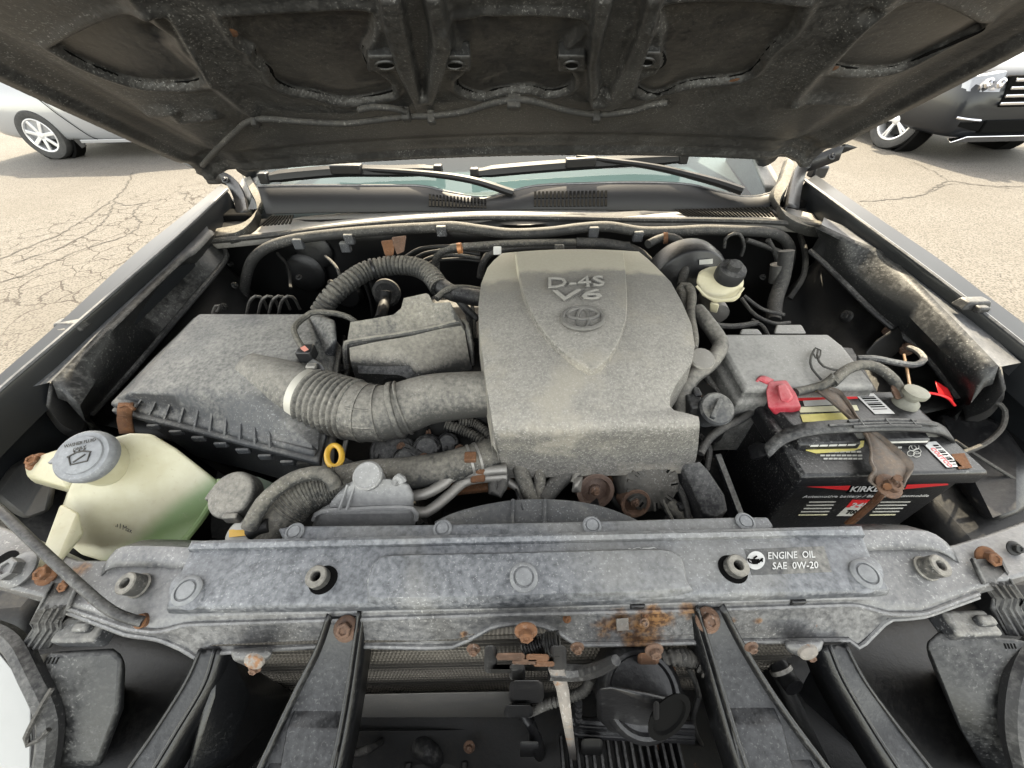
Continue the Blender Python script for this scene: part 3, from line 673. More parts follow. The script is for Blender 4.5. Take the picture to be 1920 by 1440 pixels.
# cowl grille panel
up = [(484,352,1.228),(560,350,1.23),(700,350,1.232),(790,351,1.232),(840,362,1.226),(905,371,1.22),(960,360,1.228),(1010,350,1.236),(1100,346,1.238),(1200,344,1.24),(1290,348,1.238),(1350,362,1.23),(1400,371,1.225),(1440,366,1.225),(1462,352,1.225)]
lo = [(500,402,1.19),(640,399,1.192),(800,397,1.195),(960,394,1.197),(1100,394,1.198),(1250,396,1.197),(1440,392,1.195)]
ur = CW(up, 1.155, .06); lr = CW(lo, 1.085, .055)
g = G(); back = [p+V((0,.02,-.02)) for p in ur]
g.sheet([back, [p+V((0,.004,.002)) for p in ur], ur, lr], 60)
cowl = part('cowl_panel', g, m_cowl, solid=.003)
obj('cowl_edge', G().tube([p+V((0,0,.002)) for p in ur], .003, 6, seg=70), m_flange, cowl)
def vents(quad, nx, ny, par, mat, w=.55, hfr=.8, Yt=1.133, Yb=1.087, k=.058):
    tl, tr = CW(quad[:2], Yt, k); br, bl = CW(quad[2:], Yb, k)
    for i in range(nx):
        for j in range(ny):
            u0, u1 = (i+.5-w/2)/nx, (i+.5+w/2)/nx; v0, v1 = (j+.5-hfr/2)/ny, (j+.5+hfr/2)/ny
            f_ = lambda u, v: (tl.lerp(tr, u)).lerp(bl.lerp(br, u), v)
            q = [f_(u0,v0), f_(u1,v0), f_(u1,v1), f_(u0,v1)]; N = (q[1]-q[0]).cross(q[3]-q[0]).normalized()
            if N.y > 0: N = -N
            obj('vent_slot', G().loft([[p-N*.002 for p in q], [p+N*.0012 for p in q]]), mat, par)
vents([(803,363,1.221),(913,373,1.217),(913,391,1.2),(803,388,1.2)], 17, 2, cowl, m_void)
vents([(1000,358,1.23),(1140,356,1.231),(1140,388,1.204),(1000,389,1.203)], 19, 2, cowl, m_void)
# cowl front lip lit by the sun
l0 = [(480,432,1.178),(560,418,1.182),(640,410,1.185),(760,402,1.19),(900,396,1.193),(1060,397,1.194),(1200,398,1.194),(1330,394,1.194),(1462,398,1.19)]
l1 = [(385,452,1.165),(470,444,1.168),(560,434,1.17),(650,424,1.174),(760,414,1.178),(900,407,1.18),(1060,408,1.181),(1200,411,1.18),(1330,412,1.178),(1440,415,1.175),(1552,425,1.165)]
l0 = [(410,440,1.17)]+l0+[(1530,412,1.172)]
L0 = CW(l0, 1.088, .055); L1 = CW(l1, 1.045, .055)
g = G(); g.sheet([[p+V((0,.02,.006)) for p in L0], L0, L1, [p+V((0,-.004,-.02)) for p in L1]], 70)
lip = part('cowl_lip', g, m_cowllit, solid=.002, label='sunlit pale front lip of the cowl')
obj('hood_seal', G().tube([p+V((0,-.004,.0)) for p in L1], .0075, 8, seg=80), m_rubberd, lip)
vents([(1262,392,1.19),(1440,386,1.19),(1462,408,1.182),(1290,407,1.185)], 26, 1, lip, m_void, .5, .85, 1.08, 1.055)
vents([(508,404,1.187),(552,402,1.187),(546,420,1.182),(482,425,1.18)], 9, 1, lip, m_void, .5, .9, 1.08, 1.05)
# rubber corner seals
for pts in ([(462,318,1.245),(478,350,1.235),(492,378,1.215),(488,402,1.198),(462,428,1.185),(410,440,1.175)], [(1475,305,1.25),(1462,345,1.23),(1448,372,1.215),(1462,400,1.195),(1500,418,1.18),(1545,424,1.172)]):
    g = G(); a = PP(pts); g.sheet([[p+V((0,.012,0)) for p in a], [p+V((0,0,.012)) for p in a], [p+V((0,-.03,.004)) for p in a], [p+V((0,-.034,-.018)) for p in a]], 26)
    part('cowl_corner_seal', g, m_rubber, solid=.003)
# hood hinges
for s, pts in ((-1, [(362,302,1.285),(400,318,1.27),(440,335,1.25),(460,365,1.225),(468,400,1.2)]), (1, [(1582,275,1.30),(1540,292,1.28),(1496,308,1.26),(1480,345,1.235),(1472,390,1.205)])):
    a = PP(pts); g = G(); g.sheet([[p+V((s*.03,-.01,.0)) for p in a], [p+V((s*.004,0,.006)) for p in a], a, [p+V((0,-.006,-.03)) for p in a]], 24)
    h = part('hood_hinge', g, m_black, solid=.004)
    for k in (0.25, .6): bolt(h, a[int(k*4)]+V((s*.02,-.012,.0)), (0,-.7,.7), .009, m_black)
    q = [P(400 if s < 0 else 1535, 330 if s < 0 else 318, 1.24)]
    obj('hinge_bracket', G().hull([q[0]+V((dx,dy,dz)) for dx in (-.02,.02) for dy in (-.015,.015) for dz in (-.02,.012)]), m_black, h, bevel=.005)
    part('hinge_sun_block', G().hull([V((s*x, Y, z)) for x in (.69,.80) for Y in (1.06,1.12) for z in (1.02,1.165)]), m_void, bevel=.01)  # added black block, keeps sun off the inner fender and darkens the hinge hole
    g = G(); x1 = P(398 if s < 0 else 1530, 395 if s < 0 else 375, 1.19); g.beam(x1+V((0,.05,0)), x1+V((0,-.06,-.01)), .022, .006); part('fender_bracket', g, m_flange, bevel=.002)
    bolt(T, x1+V((0,.03,.004)), (0,0,1), .009, m_dark)

P, PY = _P, _PY
# ------------------------------------------------------------------ fenders
def zlin(pts, z0, z1):
    n = len(pts); L = [0]
    for i in range(1, n): L.append(L[-1]+math.hypot(pts[i][0]-pts[i-1][0], pts[i][1]-pts[i-1][1]))
    return PP([(p[0], p[1], z0+(z1-z0)*l/L[-1]) for p, l in zip(pts, L)])
def fender(s, outer, inner, flange0, flange1, crease, lower, tag):
    E = spline(zlin(outer, 1.212, 1.06), 40); I = spline(zlin(inner, 1.205, 1.055), 40)
    g = G(); g.sheet([[p+V((s*.06,0,-.62)) for p in E], [p+V((s*.05,0,-.30)) for p in E], [p+V((s*.03,0,-.10)) for p in E], [p+V((s*.012,0,-.03)) for p in E], [p+V((s*.004,0,-.006)) for p in E], E, I, [p+V((-s*.004,0,-.012)) for p in I], [p+V((-s*.004,0,-.07)) for p in I]])
    f_ = part('fender', g, m_paint, ang=50)
    obj('fender_edge_trim', G().tube([p+V((-s*.004,0,.001)) for p in I], .0035, 6, seg=50), m_flange, f_)
    a0 = spline(zlin(flange0, 1.165, 1.085), 30); a1 = spline(zlin(flange1, 1.168, 1.088), 30); a2 = spline(zlin(crease, 1.13, 1.05), 30); a3 = spline(zlin(lower, 1.10, .985), 30)
    g = G(); g.sheet([[p+V((s*.004,0,-.03)) for p in a0], a0, a1])
    fl = obj('fender_flange', g, m_flange, f_, ang=50)
    g = G(); rows = [[p+V((-s*.003,0,.002)) for p in a1], [p+V((-s*.012,0,-.006)) for p in a1], a2, a3, [p+V((s*.014,0,-.012)) for p in a3]]
    rows = [r + [r[-1]+V((s*.004, -.012, -.03)), r[-1]+V((s*.03, .01, -.06))] for r in rows]
    g.sheet(rows)
    ln = part('fender_liner', g, m_apron, ang=60, solid=.004)
    obj('liner_edge', G().tube([p+V((-s*.002,0,.0)) for p in a3], .006, 8, seg=40), m_blackd, ln)
    # splash wall below the liner
    g = G(); g.sheet([[p+V((s*.03,0,-.01)) for p in a3], [V((s*.70, p.y, .9)) for p in a3], [V((s*.62, p.y, .62)) for p in a3]], 20)
    w = part('inner_fender', g, m_wall, solid=.004, ang=60)
    return f_, ln, w, a1, a3
fL = fender(-1, [(415,345),(330,414),(248,480),(120,597),(0,702),(-120,806),(-230,905)], [(424,356),(352,424),(284,484),(115,630),(0,728),(-110,830),(-215,930)],
            [(385,418),(332,450),(288,486),(160,612),(42,730)], [(392,432),(355,470),(326,490),(200,610),(96,716)], [(402,448),(370,490),(312,525),(230,640),(150,760)], [(420,468),(418,492),(340,585),(250,690),(168,778)], 'l')
fR = fender(1, [(1530,328),(1640,404),(1757,483),(1840,546),(1920,606),(2040,700),(2150,795)], [(1512,338),(1610,410),(1722,492),(1820,566),(1920,645),(2030,735),(2130,825)],
            [(1545,408),(1620,440),(1698,482),(1800,575),(1915,680)], [(1540,422),(1600,450),(1670,482),(1770,580),(1874,688)], [(1535,445),(1590,490),(1640,530),(1740,630),(1830,725)], [(1520,470),(1560,506),(1640,585),(1735,665),(1800,748)], 'r')
for s, (x, y), (f_, ln, w, a1, a3) in ((-1, (140,615), fL), (1, (1818,575), fR)):
    c = P(x, y, 1.125); g = G()
    g.hull([c+V((dx,dy,dz)) for dx, dy, dz in ((-.026,-.014,0),(.026,-.014,0),(-.026,.014,0),(.026,.014,0),(-.02,-.010,.016),(.02,-.010,.016),(-.02,.010,.016),(.02,.010,.016))]); g.box(c+V((0,-.018,.006)), (.02,.014,.012))
    obj('rubber_stop', g, m_blackd, f_, bevel=.003)
    # rolled front end of the liner
    e1, e3 = a1[-1], a3[-1]; g = G()
    q = [e1, e1.lerp(e3,.5)+V((0,-.01,0)), e3]
    g.sheet([[p for p in spline(q, 10)], [p+V((s*.02,-.02,-.035)) for p in spline(q, 10)], [p+V((s*.06,-.008,-.07)) for p in spline(q, 10)]])
    obj('liner_end', g, m_blackd, ln, solid=.004)
for x, y, r, m in ((1667,622,.014,m_rustb),(1587,557,.010,m_rust),(1588,593,.014,m_dark),(1700,655,.013,m_rustb)):
    bolt(fR[2], P(x, y, 1.02), (-1,-.2,.35), r, m)
for x, y in ((420,575),(440,535),(432,495)): bolt(fL[2], P(x, y, 1.05), (1,-.2,.4), .009, m_dark)
obj('inner_bracket', G().hull([P(x, y, z) for x, y, z in ((1640,640,1.04),(1690,605,1.05),(1700,650,1.02),(1625,690,.99),(1650,690,.97),(1620,660,1.02))]), m_dark, fR[2], bevel=.006)

# ------------------------------------------------------------------ firewall and bay floor
FW = 1.03
g = G(); rows = []
for z, dy in ((1.15,.03),(1.138,0),(1.10,.0),(1.06,.015),(.98,.01),(.88,.03),(.6,.06)):
    rows.append([V((x, FW+dy+.012*math.sin(x*19+z*31)*math.sin(z*40+x*5), z)) for x in np.linspace(-.86,.88,60)])
g.sheet(rows); fire = part('firewall', g, m_wall, ang=60)
for c, r, d in ((PY(575,510,FW-.01),.055,.014),(PY(655,550,FW-.01),.042,.02),(PY(590,470,FW),.05,.012)): obj('firewall_boss', G().lathe([(r,0),(r*.96,d*.6),(r*.8,d),(r*.3,d)], c, (0,-1,.1), 28), m_wall, fire)
g = G(); rows = []
for Y in np.linspace(-.12, 1.08, 28): rows.append([V((x, Y, .60-.12*max(0,.25-Y)+.05*math.sin(x*9+Y*7)*math.cos(Y*11-x*3))) for x in np.linspace(-.93,.93,36)])
g.sheet(rows); part('bay_floor', g, m_dark, ang=60)
# ------------------------------------------------------------------ engine cover
CZ = [(465,1.148),(530,1.146),(600,1.138),(700,1.120),(770,1.104),(796,1.096),(806,1.090),(814,1.082),(838,1.046),(868,1.004)]
def czf(y): return lz(y, CZ)
def rim_body(rows, drop, flare=.004):
    # rows of points (back to front, left to right) -> closed body: top sheet, rounded rim, skirt going down
    nr_, nc_ = len(rows), len(rows[0]); g = G(); g.sheet(rows)
    lp = [(0,j) for j in range(nc_)]+[(i,nc_-1) for i in range(1,nr_)]+[(nr_-1,j) for j in range(nc_-2,-1,-1)]+[(i,0) for i in range(nr_-2,0,-1)]
    top = [V(rows[i][j]) for i, j in lp]; o = inset(top, -flare)
    b = len(g.v); n = len(lp)
    for k, p in enumerate(o):
        d = drop(p, lp[k]) if callable(drop) else drop
        g.v.append((p.x, p.y, p.z-d))
    for k in range(n):
        a0 = lp[k][0]*nc_+lp[k][1]; a1 = lp[(k+1) % n][0]*nc_+lp[(k+1) % n][1]
        g.f.append((a0, a1, b+(k+1) % n, b+k))
    return g
CR = [(473,942,1198),(486,926,1214),(500,914,1229),(530,902,1258),(570,897,1280),(610,898,1297),(650,903,1303),(680,907,1298),(700,909,1284),(722,912,1268),(745,916,1257),(762,919,1256),(774,921,1264),(780,922,1290),(786,923,1310),(796,925,1312),(804,926,1312),(812,927,1312),(822,928,1311),(838,930,1310),(854,933,1308),(868,937,1305)]
rows = []
for y, xl, xr in CR:
    arch_ = -6 if y < 480 else 0
    rows.append([P(xl+(xr-xl)*u, y+arch_*(1-(2*u-1)**2)-(u-.5)*10*(1 if y > 770 else .3), czf(y)+.012*(1-abs(2*u-1)**3)) for u in np.linspace(0, 1, 19)])
nC = len(rows)
g = rim_body(rows, lambda p, ij: .03 if ij[0] >= nC-6 else .06, .004)
cover = part('engine_cover', g, m_cover, bevel=.007, seg=3, ang=50, label='dust-caked plastic engine cover with raised shield panel')
SR = [(473,967,1169),(500,971,1172),(540,980,1175),(570,990,1176),(600,1005,1173),(630,1027,1164),(650,1046,1154),(668,1068,1142),(682,1088,1130),(690,1101,1118)]
rows = [[P(xl+(xr-xl)*u, y-(4*(1-(2*u-1)**2) if y < 480 else 0), czf(y)+.0205+.002*(1-(2*u-1)**2)) for u in np.linspace(0, 1, 9)] for y, xl, xr in SR]
shield = obj('shield_panel', rim_body(rows, .015, .003), m_cover, cover, bevel=.002, ang=50)
ZT = lambda y: czf(y)+.0232
m_letter = dusty('badge_and_letter_shade', (.07,.068,.064), (.20,.19,.175), .35, .3, .5, .6, 0)
m_letl = dusty('badge_face', (.16,.155,.145), (.34,.325,.295), .5, .4, .4, .6, 0)
for sz_, mt_, bo_, ex_ in ((1,m_letter,.05,.0015),(0,m_letl,.0,.0035)):  # wider dark underlay puts a shadow outline behind the lighter letter faces
  text('lettering', 'D-4S', P(1028-sz_*2,542+sz_*1.5,ZT(540)), P(1134+sz_*2,538+sz_*1.5,ZT(540)), P(1028-sz_*2,523-sz_*1.5,ZT(523)), mt_, cover, ex_, bo_)
  text('lettering', 'V6', P(1036-sz_*2,566+sz_*1.5,ZT(565)), P(1129+sz_*2,563+sz_*1.5,ZT(565)), P(1036-sz_*2,547-sz_*1.5,ZT(547)), mt_, cover, ex_, bo_, shear=.1)
ec = lambda cx, cy, rx, ry, n=40: [P(cx+rx*math.cos(2*math.pi*k/n), cy+ry*math.sin(2*math.pi*k/n), ZT(cy)+.001) for k in range(n+1)]
g = G()
for cx, cy, rx, ry, r in ((1093,597,38,20,.0045),(1093,589,29,10,.0036),(1093,598,11,18,.0036)): g.tube(ec(cx, cy, rx, ry), r, 8, seg=41, raw=True, cap=False)
obj('emblem', g, m_letter, cover)
g = G(); g.slab(ec(1093,597,38,20)[:-1], [(0,-.004),(0,.0)]); obj('emblem_plate', g, m_cover, cover)

# ------------------------------------------------------------------ air filter box
Fz, Tz = 1.045, 1.095
fl = [(203,757,1.035),(285,672,1.05),(368,592,1.062),(600,598,1.07),(632,640,1.06),(610,760,1.05),(588,852,1.035),(470,822,1.035),(330,787,1.035)]
tp = [(245,738,1.072),(308,664,1.085),(374,588,1.098),(578,588,1.108),(592,640,1.10),(540,690,1.095),(478,744,1.082),(430,740,1.08),(330,738,1.076)]
FL, TP = PP(fl), PP(tp)
g = G(); mid = [a.lerp(b, .45) for a, b in zip(FL, TP)]
FI = inset(FL, .012); FI = [V((p.x,p.y,p.z+.004)) for p in FI]
ctr = sum(TP, V())/len(TP)
g.loft([[p+V((0,0,-.012)) for p in FL], FL, FI, [a.lerp(b,.5) for a, b in zip(FI, TP)], TP, [p.lerp(ctr,.45)+V((0,0,.006)) for p in TP]])
abox = part('air_filter_box', g, m_airbox, bevel=.006, seg=3, ang=45, label='large dusty black air filter box with ribbed lid')
g = G(); o_ = inset(FL, .010); lo_ = inset(FL, .03)
g.loft([[p+V((0,0,-.19)) for p in lo_], [p+V((0,0,-.03)) for p in o_], [p+V((0,0,-.012)) for p in o_]])
obj('filter_box_base', g, m_airbox, abox, bevel=.006)
g = G(); f2 = inset(FL, -.004); g.loft([[p+V((0,0,-.026)) for p in f2], [p+V((0,0,-.014)) for p in f2]]); obj('base_flange', g, m_airbox, abox, bevel=.003)
for k in range(10):     # stiffening ribs along the front of the lid
    u = k/9; a = P(250+u*255, 771+u*70, 1.034); b = P(266+u*230, 742+u*25, 1.066-.006*u)
    g = G(); w = V((.0016,0,0)); a2 = a+V((0,.004,.022)) 
    g.loft([[a-w, b-w+V((0,.01,0)), a-w+V((0,.025,-.006))], [a+w, b+w+V((0,.01,0)), a+w+V((0,.025,-.006))]]); obj('lid_rib', g, m_airbox, abox)
for k in range(7):
    u = k/6; c = P(290+u*250, 800+u*68, 1.005); obj('flange_tab', G().box(c, (.022,.005,.012)), m_airbox, abox, bevel=.002)
# rusty spring clip
c0 = PP([(238,757,1.045),(236,768,1.044),(235,785,1.02),(240,812,.995)]); g = G(); g.sheet([[p+V((-.013,0,0)) for p in spline(c0, 10)], [p+V((.013,0,0)) for p in spline(c0, 10)]]); g.tube(PP([(225,764,1.046),(238,758,1.052),(252,768,1.046)]), .003, 6)
obj('spring_clip', g, m_rust, abox, solid=.003)
# raised outlet housing on the right of the lid
g = G(); g.hull(PP([(580,590,1.108),(596,588,1.112),(628,600,1.108),(632,640,1.10),(626,690,1.02),(585,690,1.03),(560,650,1.06),(560,600,1.06),(630,610,.98),(600,690,.98)]))
obj('outlet_housing', g, m_airbox, abox, bevel=.008)
# ------------------------------------------------------------------ intake duct
AX = [(478,700,1.062),(530,722,1.060),(585,744,1.056),(640,762,1.052),(700,775,1.05),(745,768,1.053),(800,750,1.06),(860,742,1.066),(935,738,1.072)]
ax_ = PP(AX)
c = spline(ax_, 200); L = plen(c)
def seg_(u0, u1): return c[int(u0*199):int(u1*199)+1]
def path_u(x): # fraction where px x is reached
    best = min(range(200), key=lambda i: abs(proj_x(c[i])-x)); return best/199
def proj_x(p):
    d = p.z-ZC; fw = p.y*cp-d*sp; up = d*cp+p.y*sp; u, v = F*p.x/fw, F*up/fw
    return 960+u*ca-v*sa
u1, u2, u3, u4 = path_u(588), path_u(668), path_u(745), path_u(930)
duct = part('intake_duct', G().tube(seg_(u3, u4), lambda q, s_: .0445-.007*q, 28, raw=True), m_duct, label='thick intake duct running from filter box to engine cover')
obj('duct_collar', G().tube(seg_(.0, u1), lambda q, s_: .040+.008*min(1, q*1.6), 28, raw=True), m_duct, abox)
g = G(); b_ = seg_(u1, u2); Lb = plen(b_); b2 = spline(b_, 120)
g.tube(b2, lambda q, s_: .0475+.0055*(.5-.5*math.cos(2*math.pi*s_/Lb*8))**.7, 32, raw=True); obj('bellows', g, m_duct, duct, ang=180)
b3 = spline(seg_(u2, u3), 40)
obj('duct_elbow', G().tube(b3, lambda q, s_: .050-.005*q, 28, raw=True), m_duct, duct)
for k in (.28, .6):
    i = int(k*39); obj('elbow_rib', G().tube(b3[i:i+3], .0515-.004*k, 28, raw=True), m_duct, duct)
for dz in (-.0, .035):
    i0 = b3[2:26]; off = V((0,-.6,.8)).normalized() if dz == 0 else V((0,-.95,.3)).normalized()
    obj('elbow_rib', G().tube([p+off*(.0492-.004*k/24) for k, p in enumerate(i0)], .0022, 6, raw=True), m_duct, duct)
i3 = int(u3*199)
obj('duct_ring', G().tube(c[i3-3:i3+2], .0485, 28, raw=True), m_duct, duct, bevel=.002)
obj('duct_ring', G().tube(c[i3+3:i3+6], .0475, 28, raw=True), m_duct, duct, bevel=.002)
i1 = int(u1*199)
cl = obj('hose_clamp', G().tube(c[i1-5:i1+2], .0495, 32, raw=True), plain('pale_clamp', (.42,.40,.35), .5, .3), duct, label='pale metal band clamp')
obj('clamp_screw', G().hull([c[i1]+V((dx,dy,dz)) for dx in (-.004,.012) for dy in (.022,.034) for dz in (.040,.050)]), m_alu, duct, bevel=.002)
# air flow sensor and its lead
g = G(); s0_ = P(575,662,1.108); g.hull([s0_+V((dx,dy,dz)) for dx in (-.012,.014) for dy in (-.014,.012) for dz in (-.012,.012)]); g.hull([P(x,y,z) for x, y, z in ((565,655,1.11),(600,678,1.105),(612,695,1.10),(590,700,1.09),(570,680,1.09),(606,700,1.09))])
sen = part('air_flow_sensor', g, m_black, bevel=.003)
obj('sensor_wire', G().tube(PP([(568,654,1.118),(553,628,1.122),(553,612,1.122),(570,596,1.122),(592,585,1.125),(640,590,1.115),(668,605,1.10),(700,640,1.05)]), .0055, 8), m_rubber, sen)
obj('wire_joint', G().beam(P(568,652,1.12), P(576,660,1.117), .008, .006), plain('bare_copper', (.6,.25,.2), .4), sen)
# ------------------------------------------------------------------ resonator box
g = G()
to = PP([(657,604,1.118),(700,597,1.122),(738,590,1.126),(752,578,1.13),(757,559,1.137),(803,549,1.14),(812,569,1.133),(844,566,1.134),(854,585,1.128),(866,604,1.12)])
bo = PP([(650,646,1.088),(700,637,1.09),(740,630,1.092),(770,626,1.094),(790,622,1.095),(815,617,1.096),(835,613,1.098),(850,610,1.098),(862,606,1.10),(874,612,1.09)])
ba = [V((p.x, p.y+.03, p.z-.06)) for p in to]
ring1 = to+[p for p in reversed(bo)]
g.loft([to, bo, [p+V((0,.0,-.03)) for p in bo]], False, False, closed=False)
g.loft([ba, to], False, False, closed=False)
res = part('resonator_box', g, m_reson, bevel=.005, seg=3, label='boxy intake resonator with pale silt on top')
lipp = PP([(650,690,1.04),(648,650,1.085),(660,640,1.09),(740,628,1.093),(815,614,1.097),(862,603,1.102),(876,612,1.096),(884,655,1.06),(886,695,1.02)])
obj('resonator_lip', G().tube(lipp, .0055, 8, seg=50), m_reson, res)
lt = PP([(655,652,1.086),(710,640,1.089),(770,630,1.092),(820,618,1.095),(870,610,1.095)]); lm = PP([(658,680,1.068),(715,678,1.07),(762,680,1.07),(790,690,1.065),(878,662,1.062)]); lb = PP([(668,716,1.01),(720,722,1.01),(775,722,1.01),(795,714,1.035),(886,694,1.03)])
g = G(); g.sheet([lt, lm, lb], 24, 14); g.sheet([[V((p.x,p.y,p.z)) for p in spline(lb,24)], [p+V((0,.02,-.1)) for p in spline(lb,24)]])
g.hull(PP([(872,612,1.094),(886,694,1.03),(880,690,.97),(868,610,1.0),(860,640,1.0),(862,610,1.09)]))
obj('resonator_body', g, m_reson, res, ang=50)
g = G(); g.sheet([PP([(668,664,1.078),(720,660,1.079),(758,664,1.078),(778,680,1.07),(782,715,1.04)]), PP([(672,700,1.05),(720,702,1.05),(750,704,1.05),(765,712,1.045),(772,726,1.03)])], 16, 6); obj('resonator_pocket', g, m_blackd, res)
for k in range(4): obj('resonator_tab', G().box(P(877+2*k, 622+17*k, 1.075-.012*k), (.012,.010,.012)), m_reson, res, bevel=.002)

# ------------------------------------------------------------------ washer tank
g = G()
g.hull(PP([(150,850,1.055),(205,822,1.075),(245,812,1.078),(285,813,1.07),(330,840,1.055),(413,905,1.005),(418,930,.98),(375,985,.95),(330,1042,.925),(260,1060,.93),(208,1058,.945),(150,1040,.955),(118,985,.99),(130,920,1.04),(100,1000,.93),(300,1000,.84),(420,920,.85),(250,830,.85)]))
tank = part('washer_tank', g, m_tank, bevel=.02, seg=5, ang=60, label='cream translucent washer fluid tank')
g = G(); g.hull(PP([(140,830,1.062),(42,862,1.04),(48,892,1.035),(130,915,1.045),(110,868,1.06),(60,905,1.01),(150,930,1.0),(180,850,1.02)])); obj('tank_tab', g, m_tank, tank, bevel=.008)
g = G(); g.hull(PP([(112,940,1.035),(150,960,1.03),(160,1000,1.015),(108,1062,1.022),(70,1092,1.022),(62,1075,1.022),(85,1040,1.022),(70,1085,1.012),(108,1060,1.012),(130,1000,1.0)])); obj('tank_foot', g, m_tank, tank, bevel=.006)
N_ = (.12,-.42,.9)
obj('filler_neck', G().lathe([(.034,-.03),(.031,.0),(.031,.008)], P(172,862,1.075), N_, 28), m_tank, tank)
g = G(); g.lathe([(.036,-.004),(.037,.004),(.036,.010),(.033,.013),(.027,.013),(.026,.015),(.015,.016)], P(168,857,1.082), N_, 36); g.box(P(118,862,1.08), (.03,.012,.004)); capW = obj('filler_cap', g, m_coolant if False else dusty('grey_cap', (.12,.125,.135), (.27,.28,.29), .4, .4, .9, .8, .2, rough=.5), tank, label='grey washer cap')
nz_ = V(N_).normalized(); cx_ = V((1,0,0)); cx_ = (cx_-nz_*cx_.dot(nz_)).normalized(); cx_ = Matrix.Rotation(R(16),3,nz_) @ cx_; cy_ = nz_.cross(cx_); cc = P(168,857,1.082)+nz_*.0165
def on(x, y): return cc+cx_*x*.75+cy_*y*.75
text('cap_lettering', 'WASHER FLUID', on(-.024,.019), on(.026,.019), on(-.024,.0255), m_rubberd, tank, .0004, .01)
text('cap_lettering', 'ONLY', on(-.009,.009), on(.011,.009), on(-.009,.015), m_rubberd, tank, .0004, .01)
g = G(); g.tube([on(-.016,.001),on(-.012,-.016),on(.014,-.016),on(.018,.001)], .0011, 6, raw=True); g.tube([on(-.018,.0),on(0,.006),on(.019,.0)], .0011, 6); g.tube([on(-.008,-.012),on(.010,-.002)], .0011, 6)
for k in (-1,0,1): g.tube([on(k*.006,.004),on(k*.009,.010)], .0009, 6)
obj('wiper_symbol', g, m_rubberd, tank)
text('level_marks', 'I II I Max', P(212,985,.9865), P(248,1000,.983), P(213,976,.99), m_rubberd, tank, .0003, .0)
g = G(); g.tube(PP([(414,898,1.008),(412,915,1.0),(380,970,.965),(345,1015,.943),(328,1044,.927)]), .005, 8); obj('tank_seam', g, m_tank, tank)
bolt(tank, P(70,866,1.043), (.1,-.3,1), .014, m_rust); bolt(tank, P(90,1076,1.024), (0,-.3,1), .014, m_rust)
# ------------------------------------------------------------------ steering fluid reservoir
p0 = P(443,930,1.035); ax2 = V((-.1,-.35,1)).normalized()
rsv = part('fluid_reservoir', G().lathe([(.026,-.12),(.031,-.1),(.033,-.02),(.030,-.012)], p0, ax2, 28), m_green, label='small pale green fluid reservoir with grey cap')
g = G(); g.lathe([(.029,-.016),(.0325,-.012),(.033,.010),(.030,.014),(.012,.015)], p0, ax2, 32)
g.box(p0+V((.012,-.034,.0)), (.02,.008,.016)); g.box(p0+V((-.034,.0,.0)), (.008,.016,.014))
obj('reservoir_cap', g, m_duct, rsv, bevel=.002)
# ------------------------------------------------------------------ coolant overflow tank
g = G(); g.hull(PP([(648,912,1.045),(668,897,1.052),(740,897,1.052),(766,908,1.045),(776,930,1.03),(776,960,1.0),(606,962,.995),(622,938,1.02),(700,960,.9),(640,905,.93),(770,905,.93)]))
ct = part('coolant_tank', g, m_coolant, bevel=.010, seg=3, label='chalky grey coolant overflow tank with round cap')
g = G(); g.hull(PP([(596,957,1.006),(776,955,1.008),(782,990,.97),(580,995,.965),(770,930,1.0),(620,935,1.0),(600,990,.85),(770,985,.85)])); obj('coolant_tank_base', g, m_coolant, ct, bevel=.008)
obj('coolant_tank_seam', G().tube(PP([(588,975,.99),(600,960,1.004),(660,955,1.008),(770,953,1.01),(780,975,.99)]), .0035, 6), m_coolant, ct)
pc = P(691,893,1.06); obj('coolant_cap', G().lathe([(.015,-.03),(.015,-.006),(.0195,-.005),(.0205,.005),(.018,.008),(.016,.007),(.005,.0075)], pc, (0,-.4,1), 28), m_coolant, ct)
obj('overflow_nipple', G().tube(PP([(742,905,1.05),(746,896,1.062),(752,897,1.062),(755,905,1.058)]), .006, 8), m_coolant, ct)
for dx in (0, 14): obj('tank_ridge', G().tube(PP([(652+dx,908,1.046),(643+dx,935,1.026),(636+dx,955,1.012)]), .0022, 6), m_coolant, ct)
# ------------------------------------------------------------------ radiator hoses
hp_ = PP([(497,1030,.985),(520,985,1.0),(565,935,1.015),(620,910,1.015),(690,893,1.01),(760,888,1.01),(830,878,1.012),(890,862,1.014),(925,850,1.01)])
rh = part('radiator_hose', G().tube(hp_, .0255, 20, seg=60), m_rubber, label='thick dusty radiator hose')
g = G(); sub_ = spline(hp_, 100)[14:36]; g.tube(spline(sub_, 90), lambda q, s_: .0262+.0012*math.sin(s_*2*math.pi/.0042), 20, raw=True); obj('ribbed_sleeve', g, m_rubber, rh)
q = spline(hp_, 100)
for k in (88, 91): obj('hose_clamp', G().tube(q[k:k+2], .0272, 20, raw=True), m_alu, rh)
g = G(); e = q[89]; g.hull([e+V((dx,dy,dz)) for dx in (-.008,.010) for dy in (-.020,-.004) for dz in (.021,.030)]); obj('clamp_tab', g, m_rust, rh, bevel=.002)
part('bypass_hose', G().tube(PP([(468,990,1.03),(478,968,1.04),(500,935,1.05),(545,900,1.055),(590,887,1.055),(618,893,1.053),(630,915,1.04)]), .0105, 12), m_rubber)
rc = part('radiator_cap', G().lathe([(.018,-.02),(.018,.0),(.015,.004),(.007,.005)], P(452,1000,1.015), (0,-.5,1), 24, sx=1.3), plain('pale_radiator_cap', (.36,.35,.32), .5, .2))
decal('caution_label', P(430,1008,1.0205), P(470,1004,1.0205), P(430,994,1.0205), plain('amber_label', (.62,.36,.06), .5), rc)
